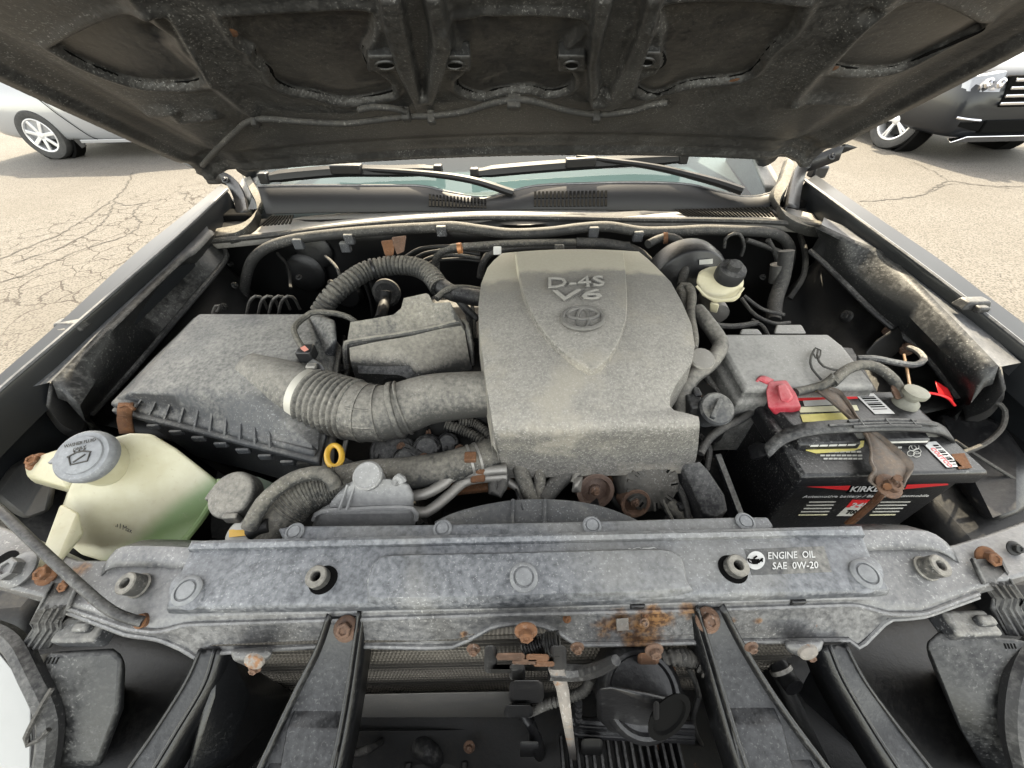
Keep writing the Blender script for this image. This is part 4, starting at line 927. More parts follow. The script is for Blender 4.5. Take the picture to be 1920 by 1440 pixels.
part('filler_neck_fitting', G().tube(PP([(470,1000,1.015),(485,990,1.02),(505,985,1.02)]), .010, 10), m_dark)
# air-conditioning pipes
acp = [part('coolant_pipe', G().tube(PP(l), .0085, 12), m_alu) for l in ([(770,930,1.0),(800,925,1.005),(830,908,1.01),(850,892,1.01),(890,885,1.01),(950,880,1.01)], [(772,958,.985),(800,960,.985),(840,930,.99),(868,905,.995),(895,897,.995),(950,893,.995)])]
for o_ in acp[:1]: obj('pipe_bracket', G().hull(PP([(882,880,1.022),(910,878,1.022),(910,905,1.0),(882,907,1.0),(885,895,.98),(908,893,.98)])), m_rust, o_, bevel=.003)
part('pipe_rail', G().beam(P(845,918,.95), P(965,905,.95), .02, .012), m_rust, bevel=.003)
# dipstick
ds = part('dipstick', G().beam(P(640,864,1.02), P(700,893,.99), .014, .008), m_blackd, bevel=.002, label='yellow ringed dipstick')
obj('dipstick_ring', G().tube([P(627+14*math.cos(a), 855+20*math.sin(a), 1.03) for a in np.linspace(0, 2*math.pi, 25)], .0045, 10, raw=True, cap=False), m_yellow, ds, label='yellow pull ring')
dt = part('dipstick_tube', G().tube(PP([(622,808,1.0),(616,850,.99),(615,890,.98),(618,940,.93)]), .0095, 12), m_alu)
part('dipstick_tube', G().tube(PP([(650,820,1.0),(640,865,.97),(625,920,.94)]), .004, 8), m_alu)
# ------------------------------------------------------------------ battery (lifts out of its tray)
bt = thing('car_battery', (.556,.392,.83), 'black car battery with red stripe label and red terminal cover', 'battery')
X0, X1, Y0, Y1, ZB = .418, .690, .309, .476, 1.036
g = G(); g.loft([[V((x,y,z)) for x, y in ((X0+.012,Y0+.006),(X1-.012,Y0+.006),(X1-.012,Y1-.006),(X0+.012,Y1-.006))] for z in (.83, ZB-.028)])
obj('battery_case', g, m_battery, bt, bevel=.006)
g = G(); g.loft([[V((x,y,z)) for x, y in ((X0+i,Y0+i*.7),(X1-i,Y0+i*.7),(X1-i,Y1-i*.7),(X0+i,Y1-i*.7))] for i, z in ((.004,ZB-.032),(0,ZB-.028),(0,ZB-.004),(.004,ZB))])
g.hull([V((x,y,z)) for x, y, z in ((X0+.02,.372,ZB),(X1-.02,.372,ZB),(X0+.01,Y1-.006,ZB),(X1-.01,Y1-.006,ZB),(X0+.03,.378,ZB+.012),(X1-.03,.378,ZB+.012),(X0+.014,Y1-.01,ZB+.012),(X1-.014,Y1-.01,ZB+.012))])
lid_ = obj('battery_lid', g, m_battery, bt, bevel=.003)
ZL = ZB+.0125
for a, b in (((1492,812),(1612,828)), ((1640,804),(1742,822))):
    g = G(); p, q_ = P(a[0], a[1], ZB+.02), P(b[0], b[1], ZB+.012)
    g.hull([V((x, y, z)) for x in (p.x, q_.x) for y, z in ((q_.y-.006,ZB),(q_.y-.004,ZB+.014),(q_.y+.026,ZB),(q_.y+.022,ZB+.018))]); vc = obj('vent_cap', g, m_battery, bt, bevel=.003)
    for k in range(5):
        x = p.x+(q_.x-p.x)*(.18+.15*k); decal('warning_print', V((x,q_.y-.0048,ZB+.009)), V((x+.012,q_.y-.0048,ZB+.009)), V((x,q_.y-.0042,ZB+.0125)), m_label, vc, .0003)
def top(x, y, z=ZL): return P(x, y, z)
m_lt = plain('pale_yellow_label', (.56,.53,.36), .6, var=.3)
decal('label_stripe', top(1492,752), top(1608,748), top(1488,740), m_red, bt)
decal('white_label', top(1508,762), top(1565,759), top(1505,752), m_label, bt)
decal('white_label', top(1500,774), top(1610,770), top(1497,764), m_lt, bt)
decal('spec_label', top(1505,792), top(1610,787), top(1500,778), m_ylabel, bt)
d_ = [top(1640,777), top(1677,776), top(1602,739)]
lab = decal('barcode_label', *d_, m_white, bt)
for k in range(7):
    b0 = d_[0]+(d_[2]-d_[0])*(.2+.1*k)+(d_[1]-d_[0])*.12; b1 = b0+(d_[1]-d_[0])*.72; b2 = b0+(d_[2]-d_[0])*(.03+.02*(k % 3)); decal('barcode_bar', b0, b1, b2, m_void, lab, .0003, lift=.0013)
d_ = [P(1775,877,ZB+.001), P(1803,875,ZB+.001), P(1728,830,ZB+.001)]
lab = decal('price_label', *d_, m_white, bt)
for k in range(9):
    b0 = d_[0]+(d_[2]-d_[0])*(.08+.09*k)+(d_[1]-d_[0])*.5; decal('barcode_bar', b0, b0+(d_[1]-d_[0])*.36, b0+(d_[2]-d_[0])*(.02+.02*(k % 3)), m_void, lab, .0003, lift=.0013)
text('label_lettering', 'COSTCO', d_[2]+(d_[1]-d_[0])*.12-(d_[2]-d_[0])*.25, d_[0]+(d_[1]-d_[0])*.12, d_[2]+(d_[1]-d_[0])*.42-(d_[2]-d_[0])*.25, m_red, lab, .0003, .01, lift=.0013)
decal('worn_sticker', P(1797,880,ZB+.001), P(1822,878,ZB+.001), P(1783,852,ZB+.001), m_rust, bt)
# print on the sloping front of the lid
zt = ZB+.001
g = G(); g.slab(PP([(1498,832),(1540,829),(1620,827),(1618,838),(1600,846),(1530,850),(1512,845)], zt), [(0,.0),(0,.0008)]); obj('yellow_print', g, m_ylabel, bt)
for j, (x0, x1, y) in enumerate([(1530,1615,842),(1534,1616,849),(1538,1618,856),(1544,1618,862)]+[(1655,1692,y_) for y_ in (834,841,848,855,861)]):
    n_ = 8 if j < 4 else 4
    for k in range(n_):
        a, b = x0+(x1-x0)*k/n_, x0+(x1-x0)*(k+.82)/n_; decal('fine_print', P(a,y,zt), P(b,y-.2,zt), P(a,y-3,zt), m_label, bt, .0003)
g = G()
for cx, cy in ((1711,840),(1720,846),(1708,850),(1716,838),(1719,852)): g.tube([P(cx+7*math.cos(a), cy+5*math.sin(a), zt+.0003) for a in np.linspace(0,6.283,14)], .0005, 5, raw=True)
obj('warning_symbols', g, m_label, bt)
# front label
YF = Y0+.006-.0003
def fr(x, y): return PY(x, y, YF)
def quad(name, pts, mat, par=bt, th=.0005, off=0):
    g = G(); q = [fr(*p)+V((0,-off,0)) for p in pts]; g.loft([q, [p+V((0,-th,0)) for p in q]]); return obj(name, g, mat, par)
quad('label_stripe', [(1508,906),(1600,909),(1588,919),(1512,912)], m_red); quad('label_stripe', [(1694,909),(1776,905),(1778,909),(1692,917)], m_red)
quad('label_plate', [(1596,908),(1700,908),(1692,924),(1586,924)], m_void, off=.0002)
text('brand_lettering', 'KIRKLAND', fr(1592,921), fr(1690,920), fr(1595,911), m_white, bt, .0004, .02, shear=.2, lift=.0009)
text('front_lettering', "Automotive battery / Batterie d'automobile", fr(1503,934), fr(1738,932), fr(1506,928), m_white, bt, .0004, .008, shear=.2)
quad('red_panel', [(1598,937),(1634,937),(1622,951),(1586,951)], m_red); quad('grey_panel', [(1585,951.5),(1622,951.5),(1606,967),(1568,967)], m_label)
text('front_lettering', '24F', fr(1592,950), fr(1626,950), fr(1596,942), m_white, bt, .0004, .02, lift=.0009, shear=.2)
text('front_lettering', '700', fr(1585,963), fr(1604,963), fr(1589,955), m_void, bt, .0004, .02, lift=.0009)
for k in range(5):
    for x0, x1 in ((1516-5*k,1566-4*k), (1650-5*k,1706-7*k)):
        a = fr(x0, 942+6*k); b = fr(x1, 941.5+6*k); decal('bullet_print', a, b, fr(x0+1, 940+6*k), m_label if k < 4 else m_lt, bt, .0003)
# terminals
tc = obj('terminal_cover', G().hull([P(x,y,z) for x, y, z in ((1440,715,1.075),(1475,712,1.075),(1492,735,1.072),(1502,762,1.06),(1500,772,1.045),(1475,780,1.04),(1450,778,1.042),(1440,765,1.055),(1436,735,1.07),(1445,720,1.04),(1500,770,1.04))]), m_redcap, bt, bevel=.005, seg=3, label='red rubber cover on the positive terminal')
obj('terminal_flap', G().sheet([PP([(1440,722,1.072),(1424,712,1.078),(1413,720,1.068),(1414,740,1.05)]), PP([(1452,712,1.074),(1432,704,1.082),(1420,708,1.075),(1420,725,1.05)])], 10), m_redcap, bt, solid=.004)
obj('cover_ridge', G().hull([P(x,y,z) for x, y, z in ((1456,720,1.083),(1474,718,1.083),(1488,745,1.080),(1478,756,1.075),(1462,752,1.075),(1456,722,1.07),(1488,748,1.06))]), m_redcap, bt, bevel=.003)
nt = P(1697,757,ZL)
tm = obj('terminal', G().lathe([(.019,-.004),(.017,.006),(.0105,.012),(.0105,.020),(.017,.022),(.017,.029),(.012,.031),(.004,.031)], nt, (0,0,1), 24), dusty('corroded_lead', (.16,.155,.13), (.28,.28,.23), .4, .2, 1, .8, .2, rough=.5, metal=.3), bt)
# strap handle
sh = spline(PP([(1437,846,1.035),(1470,818,1.052),(1520,803,1.068),(1600,797,1.072),(1690,795,1.07),(1755,800,1.062),(1783,813,1.045),(1785,818,1.04)]), 40)
g = G(); g.sheet([[p+V((0,-.010,-.003)) for p in sh], [p+V((0,.010,.002)) for p in sh]]); hd = obj('carry_strap', g, m_blackd, bt, solid=.005)
for off, k0, k1 in ((-.006,16,30),(.005,16,30),(-.0005,12,34)): obj('strap_rib', G().tube([p+V((0,off,.003)) for p in sh[k0:k1]], .0022, 6, raw=True), m_blackd, hd)
for k in (18, 23, 28): obj('strap_rib', G().tube([sh[k]+V((0,-.007,.003)), sh[k]+V((0,.006,.004))], .0022, 6), m_blackd, hd)
obj('strap_lug', G().hull([P(x,y,z) for x, y, z in ((1400,838,.99),(1418,826,1.0),(1440,832,1.02),(1445,850,1.02),(1425,862,.99),(1408,866,.98),(1425,850,.99))]), m_black, hd, bevel=.003)
# hold-down bracket and hook rod belong to the truck
hb = [(1528,737,1548,728,1.066),(1548,752,1572,738,1.064),(1572,772,1592,764,1.060),(1592,790,1604,786,1.060),(1612,808,1626,806,1.058),(1622,826,1650,822,1.056),(1627,850,1668,838,1.055),(1625,870,1692,858,1.054),(1632,885,1704,872,1.050),(1622,902,1706,886,1.046),(1632,914,1694,906,1.043),(1650,924,1690,916,1.038)]
la = spline([P(a[0],a[1],a[4]) for a in hb], 40); lb_ = spline([P(a[2],a[3],a[4]) for a in hb], 40)
g = G(); g.sheet([[p+V((-.001,0,.006)) for p in la], [p.lerp(q_,.12) for p, q_ in zip(la, lb_)], [p.lerp(q_,.5)+V((0,0,.003)) for p, q_ in zip(la, lb_)], [p.lerp(q_,.88) for p, q_ in zip(la, lb_)], [p+V((.001,0,.006)) for p in lb_]])
m_clampb = dusty('rusty_black_bracket', (.045,.04,.036), (.17,.12,.085), .32, .3, 1.3, .8, .1, rough=.5, rust=.08, rustcol=(.14,.055,.022))
ho = part('battery_hold_down', g, m_clampb, solid=.003, label='rust-edged hold-down bracket across the battery')
bolt(ho, P(1665,912,1.047), (0,-.35,1), .017, m_rustb); obj('hook_rod', G().tube([P(1664,912,1.06), P(1660,915,1.05), PY(1640,940,.29), PY(1588,985,.275)], .0048, 8), m_rust, ho); obj('hook_stud', G().tube([P(1672,908,1.05), P(1684,896,1.072)], .005, 8), m_rustb, ho)
obj('bracket_tail', G().hull(PP([(1526,738,1.066),(1552,728,1.068),(1560,722,1.075),(1545,714,1.078),(1530,724,1.072)])), m_ylabel, ho, bevel=.002)
# ------------------------------------------------------------------ cables
neg = part('battery_cable', G().tube(PP([(1560,718,1.08),(1590,692,1.09),(1625,684,1.092),(1655,695,1.085),(1680,718,1.07),(1685,735,1.06),(1692,748,1.056)]), .0085, 12), m_rubber)
obj('cable_clamp', G().hull([P(x,y,z) for x, y, z in ((1668,722,1.07),(1690,718,1.07),(1702,745,1.06),(1680,752,1.06),(1672,740,1.05))]), m_rustb, neg, bevel=.003)
part('battery_cable', G().tube(PP([(1490,736,1.068),(1515,730,1.066),(1545,722,1.075),(1565,706,1.088)]), .0075, 10), m_rubber)
for l, r, m in (([(1527,655,1.088),(1520,672,1.088),(1522,690,1.085),(1540,712,1.08)], .0018, m_rubberd), ([(1534,655,1.088),(1533,672,1.09),(1550,690,1.09),(1600,697,1.09)], .0018, m_rubberd), ([(1530,672,1.089),(1524,660,1.095),(1532,651,1.1),(1540,660,1.095),(1534,674,1.09)], .0014, m_rubberd), ([(1608,672,1.08),(1640,672,1.085),(1680,680,1.08),(1715,684,1.06),(1732,674,1.05),(1722,660,1.05),(1705,652,1.04)], .0055, m_airbox),
                ([(1695,665,1.05),(1700,690,1.06),(1708,735,1.06)], .002, plain('copper_wire', (.5,.3,.16), .4)), ([(1690,745,1.05),(1740,737,1.03),(1775,745,1.02),(1790,760,1.0)], .0022, m_red), ([(1850,746,1.02),(1882,765,1.01),(1880,800,.99),(1850,830,.98),(1808,848,.97),(1760,860,.95)], .004, m_rubberd), ([(1790,826,.97),(1850,866,.95),(1930,915,.92)], .003, m_rubberd)):
    part('wire', G().tube(PP(l), r, 8), m)
part('red_tag', G().hull(PP([(1752,712,1.02),(1760,742,1.01),(1790,752,1.0),(1778,728,1.015),(1765,725,1.0)])), m_red, bevel=.002)
# ------------------------------------------------------------------ fuse box
fz = [(1352,624,1.088),(1553,624,1.088),(1582,646,1.086),(1646,724,1.072),(1398,730,1.072),(1345,640,1.085)]
m_fuse = dusty('fuse_box_lid', (.06,.06,.058), (.27,.262,.245), .48, .8, .9, .8, .25)
g = G(); g.slab(PP(fz), [(-.006,-.16),(-.006,-.03),(0,-.022),(0,-.006),(.005,0)]); fb = part('fuse_box', g, m_fuse, bevel=.004, label='flat-topped fuse box with silt on its lid')
g = G(); g.slab(PP([(1342,636,1.05),(1600,650,1.05),(1650,735,1.035),(1385,760,1.03)]), [(0,-.02),(0,-.008),(.003,0)]); obj('fuse_box_flange', g, m_blackd, fb, bevel=.003)
for a, b in (((1450,608),(1512,626)), ((1385,616),(1430,628))):
    obj('fuse_box_tab', G().hull(PP([(a[0]+6,a[1],1.086),(b[0]-10,a[1],1.086),(a[0],b[1],1.084),(b[0],b[1],1.084),(a[0],b[1],1.06),(b[0],b[1],1.06)])), m_fuse, fb, bevel=.003)
for y_, z_ in ((745,1.03),(690,1.05)): obj('lid_latch', G().box(P(1366+(y_-690)*.35, y_, z_), (.012,.02,.03)), m_blackd, fb, bevel=.003)
# ------------------------------------------------------------------ brake master cylinder
g = G(); g.hull(PP([(1310,508,1.150),(1345,498,1.155),(1385,515,1.150),(1395,530,1.145),(1388,558,1.11),(1376,568,1.10),(1340,570,1.10),(1315,556,1.11),(1304,530,1.13),(1330,500,1.10),(1395,525,1.10)]))
br = part('brake_fluid_reservoir', g, m_cream, bevel=.008, seg=3, label='cream brake fluid reservoir with black cap')
obj('reservoir_neck', G().hull(PP([(1330,566,1.105),(1350,570,1.10),(1345,588,1.07),(1330,585,1.07),(1338,560,1.06)])), m_cream, br, bevel=.004)
obj('reservoir_cap', G().lathe([(.026,-.012),(.027,-.004),(.027,.006),(.025,.012),(.014,.014),(.012,.024),(.006,.025)], P(1369,512,1.162), (0,-.3,1), 28), m_blackd, br)
obj('reservoir_seam', G().tube(PP([(1306,536,1.136),(1325,556,1.12),(1350,562,1.118),(1378,558,1.122),(1394,540,1.135)]), .0025, 6), m_cream, br)
part('brake_cylinder', G().tube([P(1345,590,1.045), P(1320,545,1.05)], .025, 16), m_alu)
bo = PY(1285,505,.85); g = G(); g.lathe([(.088,.0),(.090,-.04),(.085,-.06),(.05,-.07),(.03,-.08)][::-1], bo+V((0,.02,-.02)), (0,1,.0), 40)
bb = part('brake_booster', g, m_black, bevel=.003); decal('booster_sticker', PY(1311,496,.80), PY(1336,494,.80), PY(1311,487,.80), m_label, bb)
# ------------------------------------------------------------------ hoses and fittings right of the engine
part('heater_hose', G().tube(PP([(1308,582,1.115),(1322,600,1.115),(1345,632,1.105),(1350,652,1.10),(1330,682,1.09),(1300,706,1.08),(1282,735,1.065),(1274,775,1.04)]), .0135, 14), m_duct)
part('heater_hose', G().tube(PP([(1272,585,1.10),(1282,560,1.115),(1275,540,1.12),(1290,538,1.125),(1297,555,1.125),(1294,590,1.12),(1300,640,1.11),(1290,690,1.08)]), .009, 12), m_rubber)
part('heater_hose', G().tube(PP([(1215,458,1.13),(1238,447,1.135),(1262,446,1.14),(1282,462,1.13),(1286,490,1.12),(1278,535,1.09)]), .010, 12), m_rubberd)
part('hose_clamp', G().tube(PP([(1244,447,1.136),(1252,446,1.138)]), .0135, 12), m_rust)
g = G(); g.lathe([(.012,-.03),(.012,-.004),(.020,-.002),(.021,.006),(.019,.009),(.005,.010)], P(1314,676,1.098), (0,-.4,1), 20); part('hose_fitting', g, m_alu)
oc = part('oil_filler_cap', G().lathe([(.020,-.04),(.020,-.01),(.0255,-.008),(.0265,.006),(.0235,.010),(.008,.010)], P(1341,768,1.07), (-.05,-.55,1), 30), m_airbox)
obj('cap_grip', G().beam(P(1334,786,1.077)+V((0,0,.003)), P(1349,752,1.083)+V((0,0,.003)), .008, .008), m_airbox, oc, bevel=.002)
g = G(); g.hull([P(1300,760,1.06)+V((dx,dy,dz)) for dx in (-.012,.012) for dy in (-.016,.016) for dz in (-.015,.012)]); g.box(P(1305,738,1.07), (.012,.02,.014)); part('coil_connector', g, m_blackd, bevel=.003)
part('wire', G().tube(PP([(1312,850,1.0),(1330,822,1.01),(1360,800,1.02),(1390,786,1.02),(1410,770,1.02)]), .007, 10), m_rubberd)
# black cable tray bracket between engine and battery
g = G(); a = PP([(1278,868,1.0),(1312,862,1.0),(1330,880,.99),(1360,925,.97),(1366,955,.955),(1345,968,.95),(1320,962,.95),(1300,915,.97)]); g.slab(a, [(0,-.12),(0,-.004),(.004,0)]); part('tray_bracket', g, m_blackd, bevel=.003)
part('tray_edge', G().beam(P(1345,852,.96), P(1396,985,.9), .010, .006), m_airbox)
part('battery_tray', G().box((.556,.392,.815), (.30,.20,.03)), m_black, bevel=.004)
part('battery_tray_post', G().box((.556,.392,.70), (.12,.12,.22)), m_dark)
# ------------------------------------------------------------------ radiator support
def rowx(poly, xs):
    out = []
    for x in xs:
        if x <= poly[0][0]: q = poly[0]
        elif x >= poly[-1][0]: q = poly[-1]
        else:
            for a, b in zip(poly, poly[1:]):
                if a[0] <= x <= b[0]:
                    t_ = (x-a[0])/(b[0]-a[0]+1e-9); q = (x, a[1]+(b[1]-a[1])*t_, a[2]+(b[2]-a[2])*t_); break
        out.append(P(x if poly[0][0] <= x <= poly[-1][0] else q[0], q[1], q[2]))
    return out
xs = [-60+(2040/110)*k for k in range(111)]
rB = [(-60,955,1.035),(0,985,1.03),(60,1012,1.022),(140,1050,1.018),(215,1050,1.02),(360,1052,1.02),(960,1030,1.02),(1600,1010,1.02),(1780,1024,1.02),(1850,1003,1.022),(1920,978,1.03),(1980,955,1.035)]
rF = [(-60,1080,1.032),(0,1096,1.028),(130,1130,1.018),(245,1163,1.008),(330,1152,1.01),(650,1146,1.012),(960,1140,1.012),(1320,1128,1.012),(1640,1120,1.01),(1720,1136,1.008),(1840,1098,1.018),(1920,1078,1.028),(1980,1062,1.032)]
rM = [(-60,1086,1.028),(0,1102,1.024),(130,1138,1.010),(245,1178,.998),(300,1184,1.0),(350,1170,1.0),(650,1160,1.002),(960,1150,1.002),(1320,1142,1.002),(1600,1132,1.0),(1665,1150,.998),(1730,1150,1.0),(1840,1108,1.01),(1980,1068,1.028)]
rL = [(-60,1092,1.02),(0,1108,1.014),(130,1146,1.0),(240,1188,.985),(300,1196,.975),(345,1215,.965),(370,1232,.955),(400,1222,.955),(620,1208,.958),(800,1212,.958),(850,1210,.957),(885,1194,.965),(925,1172,.98),(965,1166,.983),(1010,1168,.982),(1045,1182,.972),(1080,1206,.96),(1150,1206,.957),(1300,1202,.957),(1590,1198,.957),(1612,1214,.955),(1632,1190,.962),(1665,1160,.98),(1730,1154,.99),(1840,1114,1.0),(1980,1074,1.02)]
g = G(); A = [rowx(r, xs) for r in (rB, rF, rM, rL)]
g.sheet([[p+V((0,.006,-.05)) for p in A[0]], A[0], A[1], A[2], A[3], [p+V((0,.012,-.006)) for p in A[3]]])
sup = part('radiator_support', g, m_steel, ang=40, bevel=.003, label='grey painted steel radiator support with rust spots')
for pts in ([(195,1058,1.024),(222,1042,1.032),(340,1044,1.032),(365,1052,1.03),(365,1068,1.026)], [(1620,1030,1.026),(1622,1012,1.03),(1745,1012,1.032),(1775,1024,1.03),(1790,1034,1.024)]):
    a = PP(pts); g = G(); g.sheet([[p+V((0,.03,-.02)) for p in a], [p+V((0,.012,0)) for p in a], a, [p+V((0,-.012,-.006)) for p in a]], 16); obj('support_pad', g, m_steel, sup, solid=.002)
for r_ in (2, 3): obj('beam_edge', G().tube([p+V((0,-.001,.0)) for p in A[r_][8:-8]], .0032, 8, seg=110), m_steel, sup)
g = G(); em = [(360,1166,1.003),(600,1158,1.004),(640,1156,1.004)]
# plastic cover
oc_ = PP([(362,1013),(520,1009),(960,999),(1400,990),(1612,985),(1625,1015),(1642,1058),(1674,1106),(1500,1112),(1280,1118),(980,1128),(680,1134),(480,1137),(306,1140),(330,1085)], 1.036)
g = G(); g.slab(oc_, [(.0,-.022),(-.002,-.012),(0,-.003),(.004,0)])
rcov = part('radiator_cover', g, m_rad, bevel=.003, label='mottled blue-grey plastic cover over the radiator support')
ri = PP([(362,1014),(520,1010),(960,1000),(1400,991),(1612,986),(1624,1012),(1500,1012),(960,1024),(520,1034),(350,1038)], 1.036)
g = G(); g.slab(ri, [(.002,-.002),(.003,.006),(.008,.009)]); obj('cover_ridge', g, m_rad, rcov, bevel=.003)
pad = [(700,1062),(716,1046),(760,1042),(980,1038),(1200,1032),(1258,1036),(1278,1052),(1284,1088),(1276,1112),(1000,1124),(720,1130),(694,1122),(690,1100)]
q = spline([V((*p,0)) for p in pad+pad[:1]], 60)[:-1]
g = G(); g.slab([P(p.x,p.y,1.036) for p in q], [(-.002,-.002),(.0,.004),(.003,.008),(.008,.009)]); obj('embossed_pad', g, m_rad, rcov)
for l in ([(701,1058),(694,1078),(690,1100),(693,1122)], [(1274,1044),(1281,1066),(1284,1090)], [(1120,1038),(1180,1030),(1230,1028)]):
    ps = spline(PP(l, 1.0365 if l[0][0] != 1090 else 1.0455), 26); obj('salt_line', G().tube([p+V((random.uniform(-.001,.001),random.uniform(-.0012,.0012),.0003)) for p in ps], lambda q_, s_: .0008*(.3+abs(math.sin(q_*9))), 6, raw=True), plain('dried_salt', (.42,.42,.41), .9), rcov)
q = PP([(520,990),(545,985),(830,982),(1110,976),(1390,968),(1440,968),(1452,986),(1440,995),(960,1005),(530,1012)], 1.03)
g = G(); g.slab(q, [(0,-.012),(0,-.002),(.003,0)]); fl2 = obj('cover_flange', g, m_rad, rcov, bevel=.002)
m_clipm = dusty('grey_push_clip', (.10,.105,.11), (.26,.265,.27), .4, .3, 1, .8, .2)
for x, y in ((553,998),(830,992),(1110,986),(1397,979)): clip(rcov, P(x, y, 1.031), (0,-.1,1), .0125, m_clipm)
for x, y, z in ((352,1108,1.037),(982,1083,1.046),(1622,1077,1.037)): clip(rcov, P(x, y, z), (0,-.1,1), .0165, m_clipm)
for x, y in ((352,1108),(1622,1077)):
    g = G(); g.slab([P(x+34*math.cos(a), y+34*math.sin(a)*(1.0 if math.sin(a) < 0 else 1.0), 1.036) for a in np.linspace(0, 6.283, 20)[:-1]], [(-.001,-.001),(.002,.0012)]); obj('clip_boss', g, m_rad, rcov)
for x, y in ((600,1083),(1368,1063)):
    p = P(x+6, y+4, 1.0365); obj('post_hole', G().lathe([(.0165,-.004),(.0165,.0006),(.009,.0006)], p, (0,0,1), 28), m_void, rcov)
    shared('rubber_post', 'post', g_post, m_duct, rcov, P(x+4, y+5, 1.03), (0,-.12,1), .0125)
for x, y in ((262,1098),(1735,1066)): shared('rubber_post', 'post', g_post, m_duct, sup, P(x, y, 1.018), (-.12 if x < 900 else .12,-.2,1), .0125)
# oil label
zl = 1.0365
g = G(); g.slab([P(1417+17*math.cos(a), 1051+17*math.sin(a), zl) for a in np.linspace(0, 6.283, 29)[:-1]], [(0,0),(0,.0008)]); od = obj('oil_symbol_disc', g, m_white, rcov)
g = G(); g.hull(PP([(1408,1048,zl+.0012),(1424,1048,zl+.0012),(1421,1058,zl+.0012),(1411,1058,zl+.0012),(1416,1052,zl+.0016)])); g.tube(PP([(1422,1055,zl+.0014),(1430,1047,zl+.0014)]), .001, 6); g.tube(PP([(1409,1051,zl+.0014),(1403,1047,zl+.0014),(1404,1053,zl+.0014),(1410,1056,zl+.0014)]), .0008, 6); g.tube(PP([(1413,1047,zl+.0014),(1419,1043,zl+.0014)]), .001, 6); g.tube(PP([(1429,1050,zl+.0014),(1429,1053,zl+.0014)]), .001, 6)
obj('oil_can_symbol', g, m_void, rcov)
text('oil_lettering', 'ENGINE  OIL', P(1440,1049,zl), P(1528,1046,zl), P(1440,1036,zl), m_white, rcov, .0005, .005)
text('oil_lettering', 'SAE  0W-20', P(1448,1068,zl), P(1534,1066,zl), P(1448,1055,zl), m_white, rcov, .0005, .005)
g = G(); g.slab(PP([(1396,1030),(1545,1024),(1560,1072),(1410,1078)], zl), [(-.001,-.0012),(0,-.0002)]); obj('label_field', g, m_airbox, rcov)
# bolts on the support
for x, y, z, r, m in ((648,1178,.996,.014,m_rustb),(1325,1162,.996,.014,m_rustb),(128,1098,1.022,.010,m_rust),(1848,1046,1.022,.014,m_rust),(1900,1028,1.03,.009,m_dark),(1208,1168,.994,.006,m_steel),(1210,1153,.997,.004,m_rust),(1063,1160,.996,.005,m_rust)): bolt(sup, P(x, y, z), (0,-.55,.85), r, m)
bolt(sup, P(40,1068,1.03), (-.1,-.3,1), .021, m_steel); obj('support_hole', G().lathe([(.013,0),(.013,.0015),(.004,.0015)], P(12,1052,1.03), (0,-.1,1), 20), m_void, sup)
g = G(); g.slab(PP([(1154,1160,.998),(1178,1158,.998),(1180,1182,.982),(1156,1184,.982)]), [(0,0),(.001,.003)]); obj('square_clip', g, m_steelr, sup, bevel=.001)
for x, y in ((1193,1136),(1492,1128)): obj('wire_clip', G().hull([P(x,y,1.004)+V((dx,dy,dz)) for dx in (-.009,.009) for dy in (-.004,.004) for dz in (-.01,.008)]), m_black, sup, bevel=.002)
for x, y in ((888,1216),(1082,1213),(1222,1217),(1408,1212),(478,1252),(1518,1228)): bolt(sup, PY(x, y, .108), (0,-.9,.4), .0075, m_rustb)
for x0, x1, y in ((432,512,1232),(1470,1545,1215)):
    obj('bumper_mount', G().hull([PY(x, yy, Y) for x, yy, Y in ((x0,y-14,.12),(x1,y-16,.12),(x0+4,y+6,.11),(x1-4,y+4,.11),((x0+x1)/2,y+22,.11),(x0,y-10,.15),(x1,y-12,.15))]), m_steel, sup, bevel=.004)
    obj('mount_washer', G().lathe([(.011,0),(.010,.003),(.006,.005)], PY((x0+x1)/2+6, y+6, .106), (0,-.9,.4), 20), m_steelr, sup)
# prop rod
rod = part('hood_prop_rod', G().tube(PP([(-80,890,1.10),(0,958,1.085),(60,1015,1.07),(150,1098,1.045),(200,1140,1.03),(235,1158,1.02),(268,1166,1.012)]), .0056, 10), m_blackd, label='thin black hood prop rod')
obj('rod_pivot', G().lathe([(.008,-.004),(.008,.003),(.004,.005)], P(266,1164,1.008), (0,-.5,1), 16), m_rust, rod)
# headlamp brackets
def lampbracket(s, pts, w):
    a = [P(*p) for p in pts]; g = G(); g.sheet([[p+V((-w,0,.004)) for p in a], [p+V((-w,0,0)) for p in a], [p+V((w,0,0)) for p in a], [p+V((w,0,.004)) for p in a]])
    b = part('headlamp_bracket', g, m_blackd, solid=.004)
    for k in (-.4, .1, .5): obj('bracket_rib', G().tube([p+V((w*k,-.001,.003)) for p in a[1:]], .0024, 6, raw=True), m_blackd, b)
    return b
lb1 = lampbracket(-1, [(128,1092,1.026),(105,1138,1.018),(90,1165,.985),(92,1180,.975),(68,1215,.96)], .018)
lb2 = lampbracket(1, [(1845,1048,1.026),(1868,1095,1.018),(1886,1120,.985),(1882,1140,.975),(1912,1190,.955)], .018)
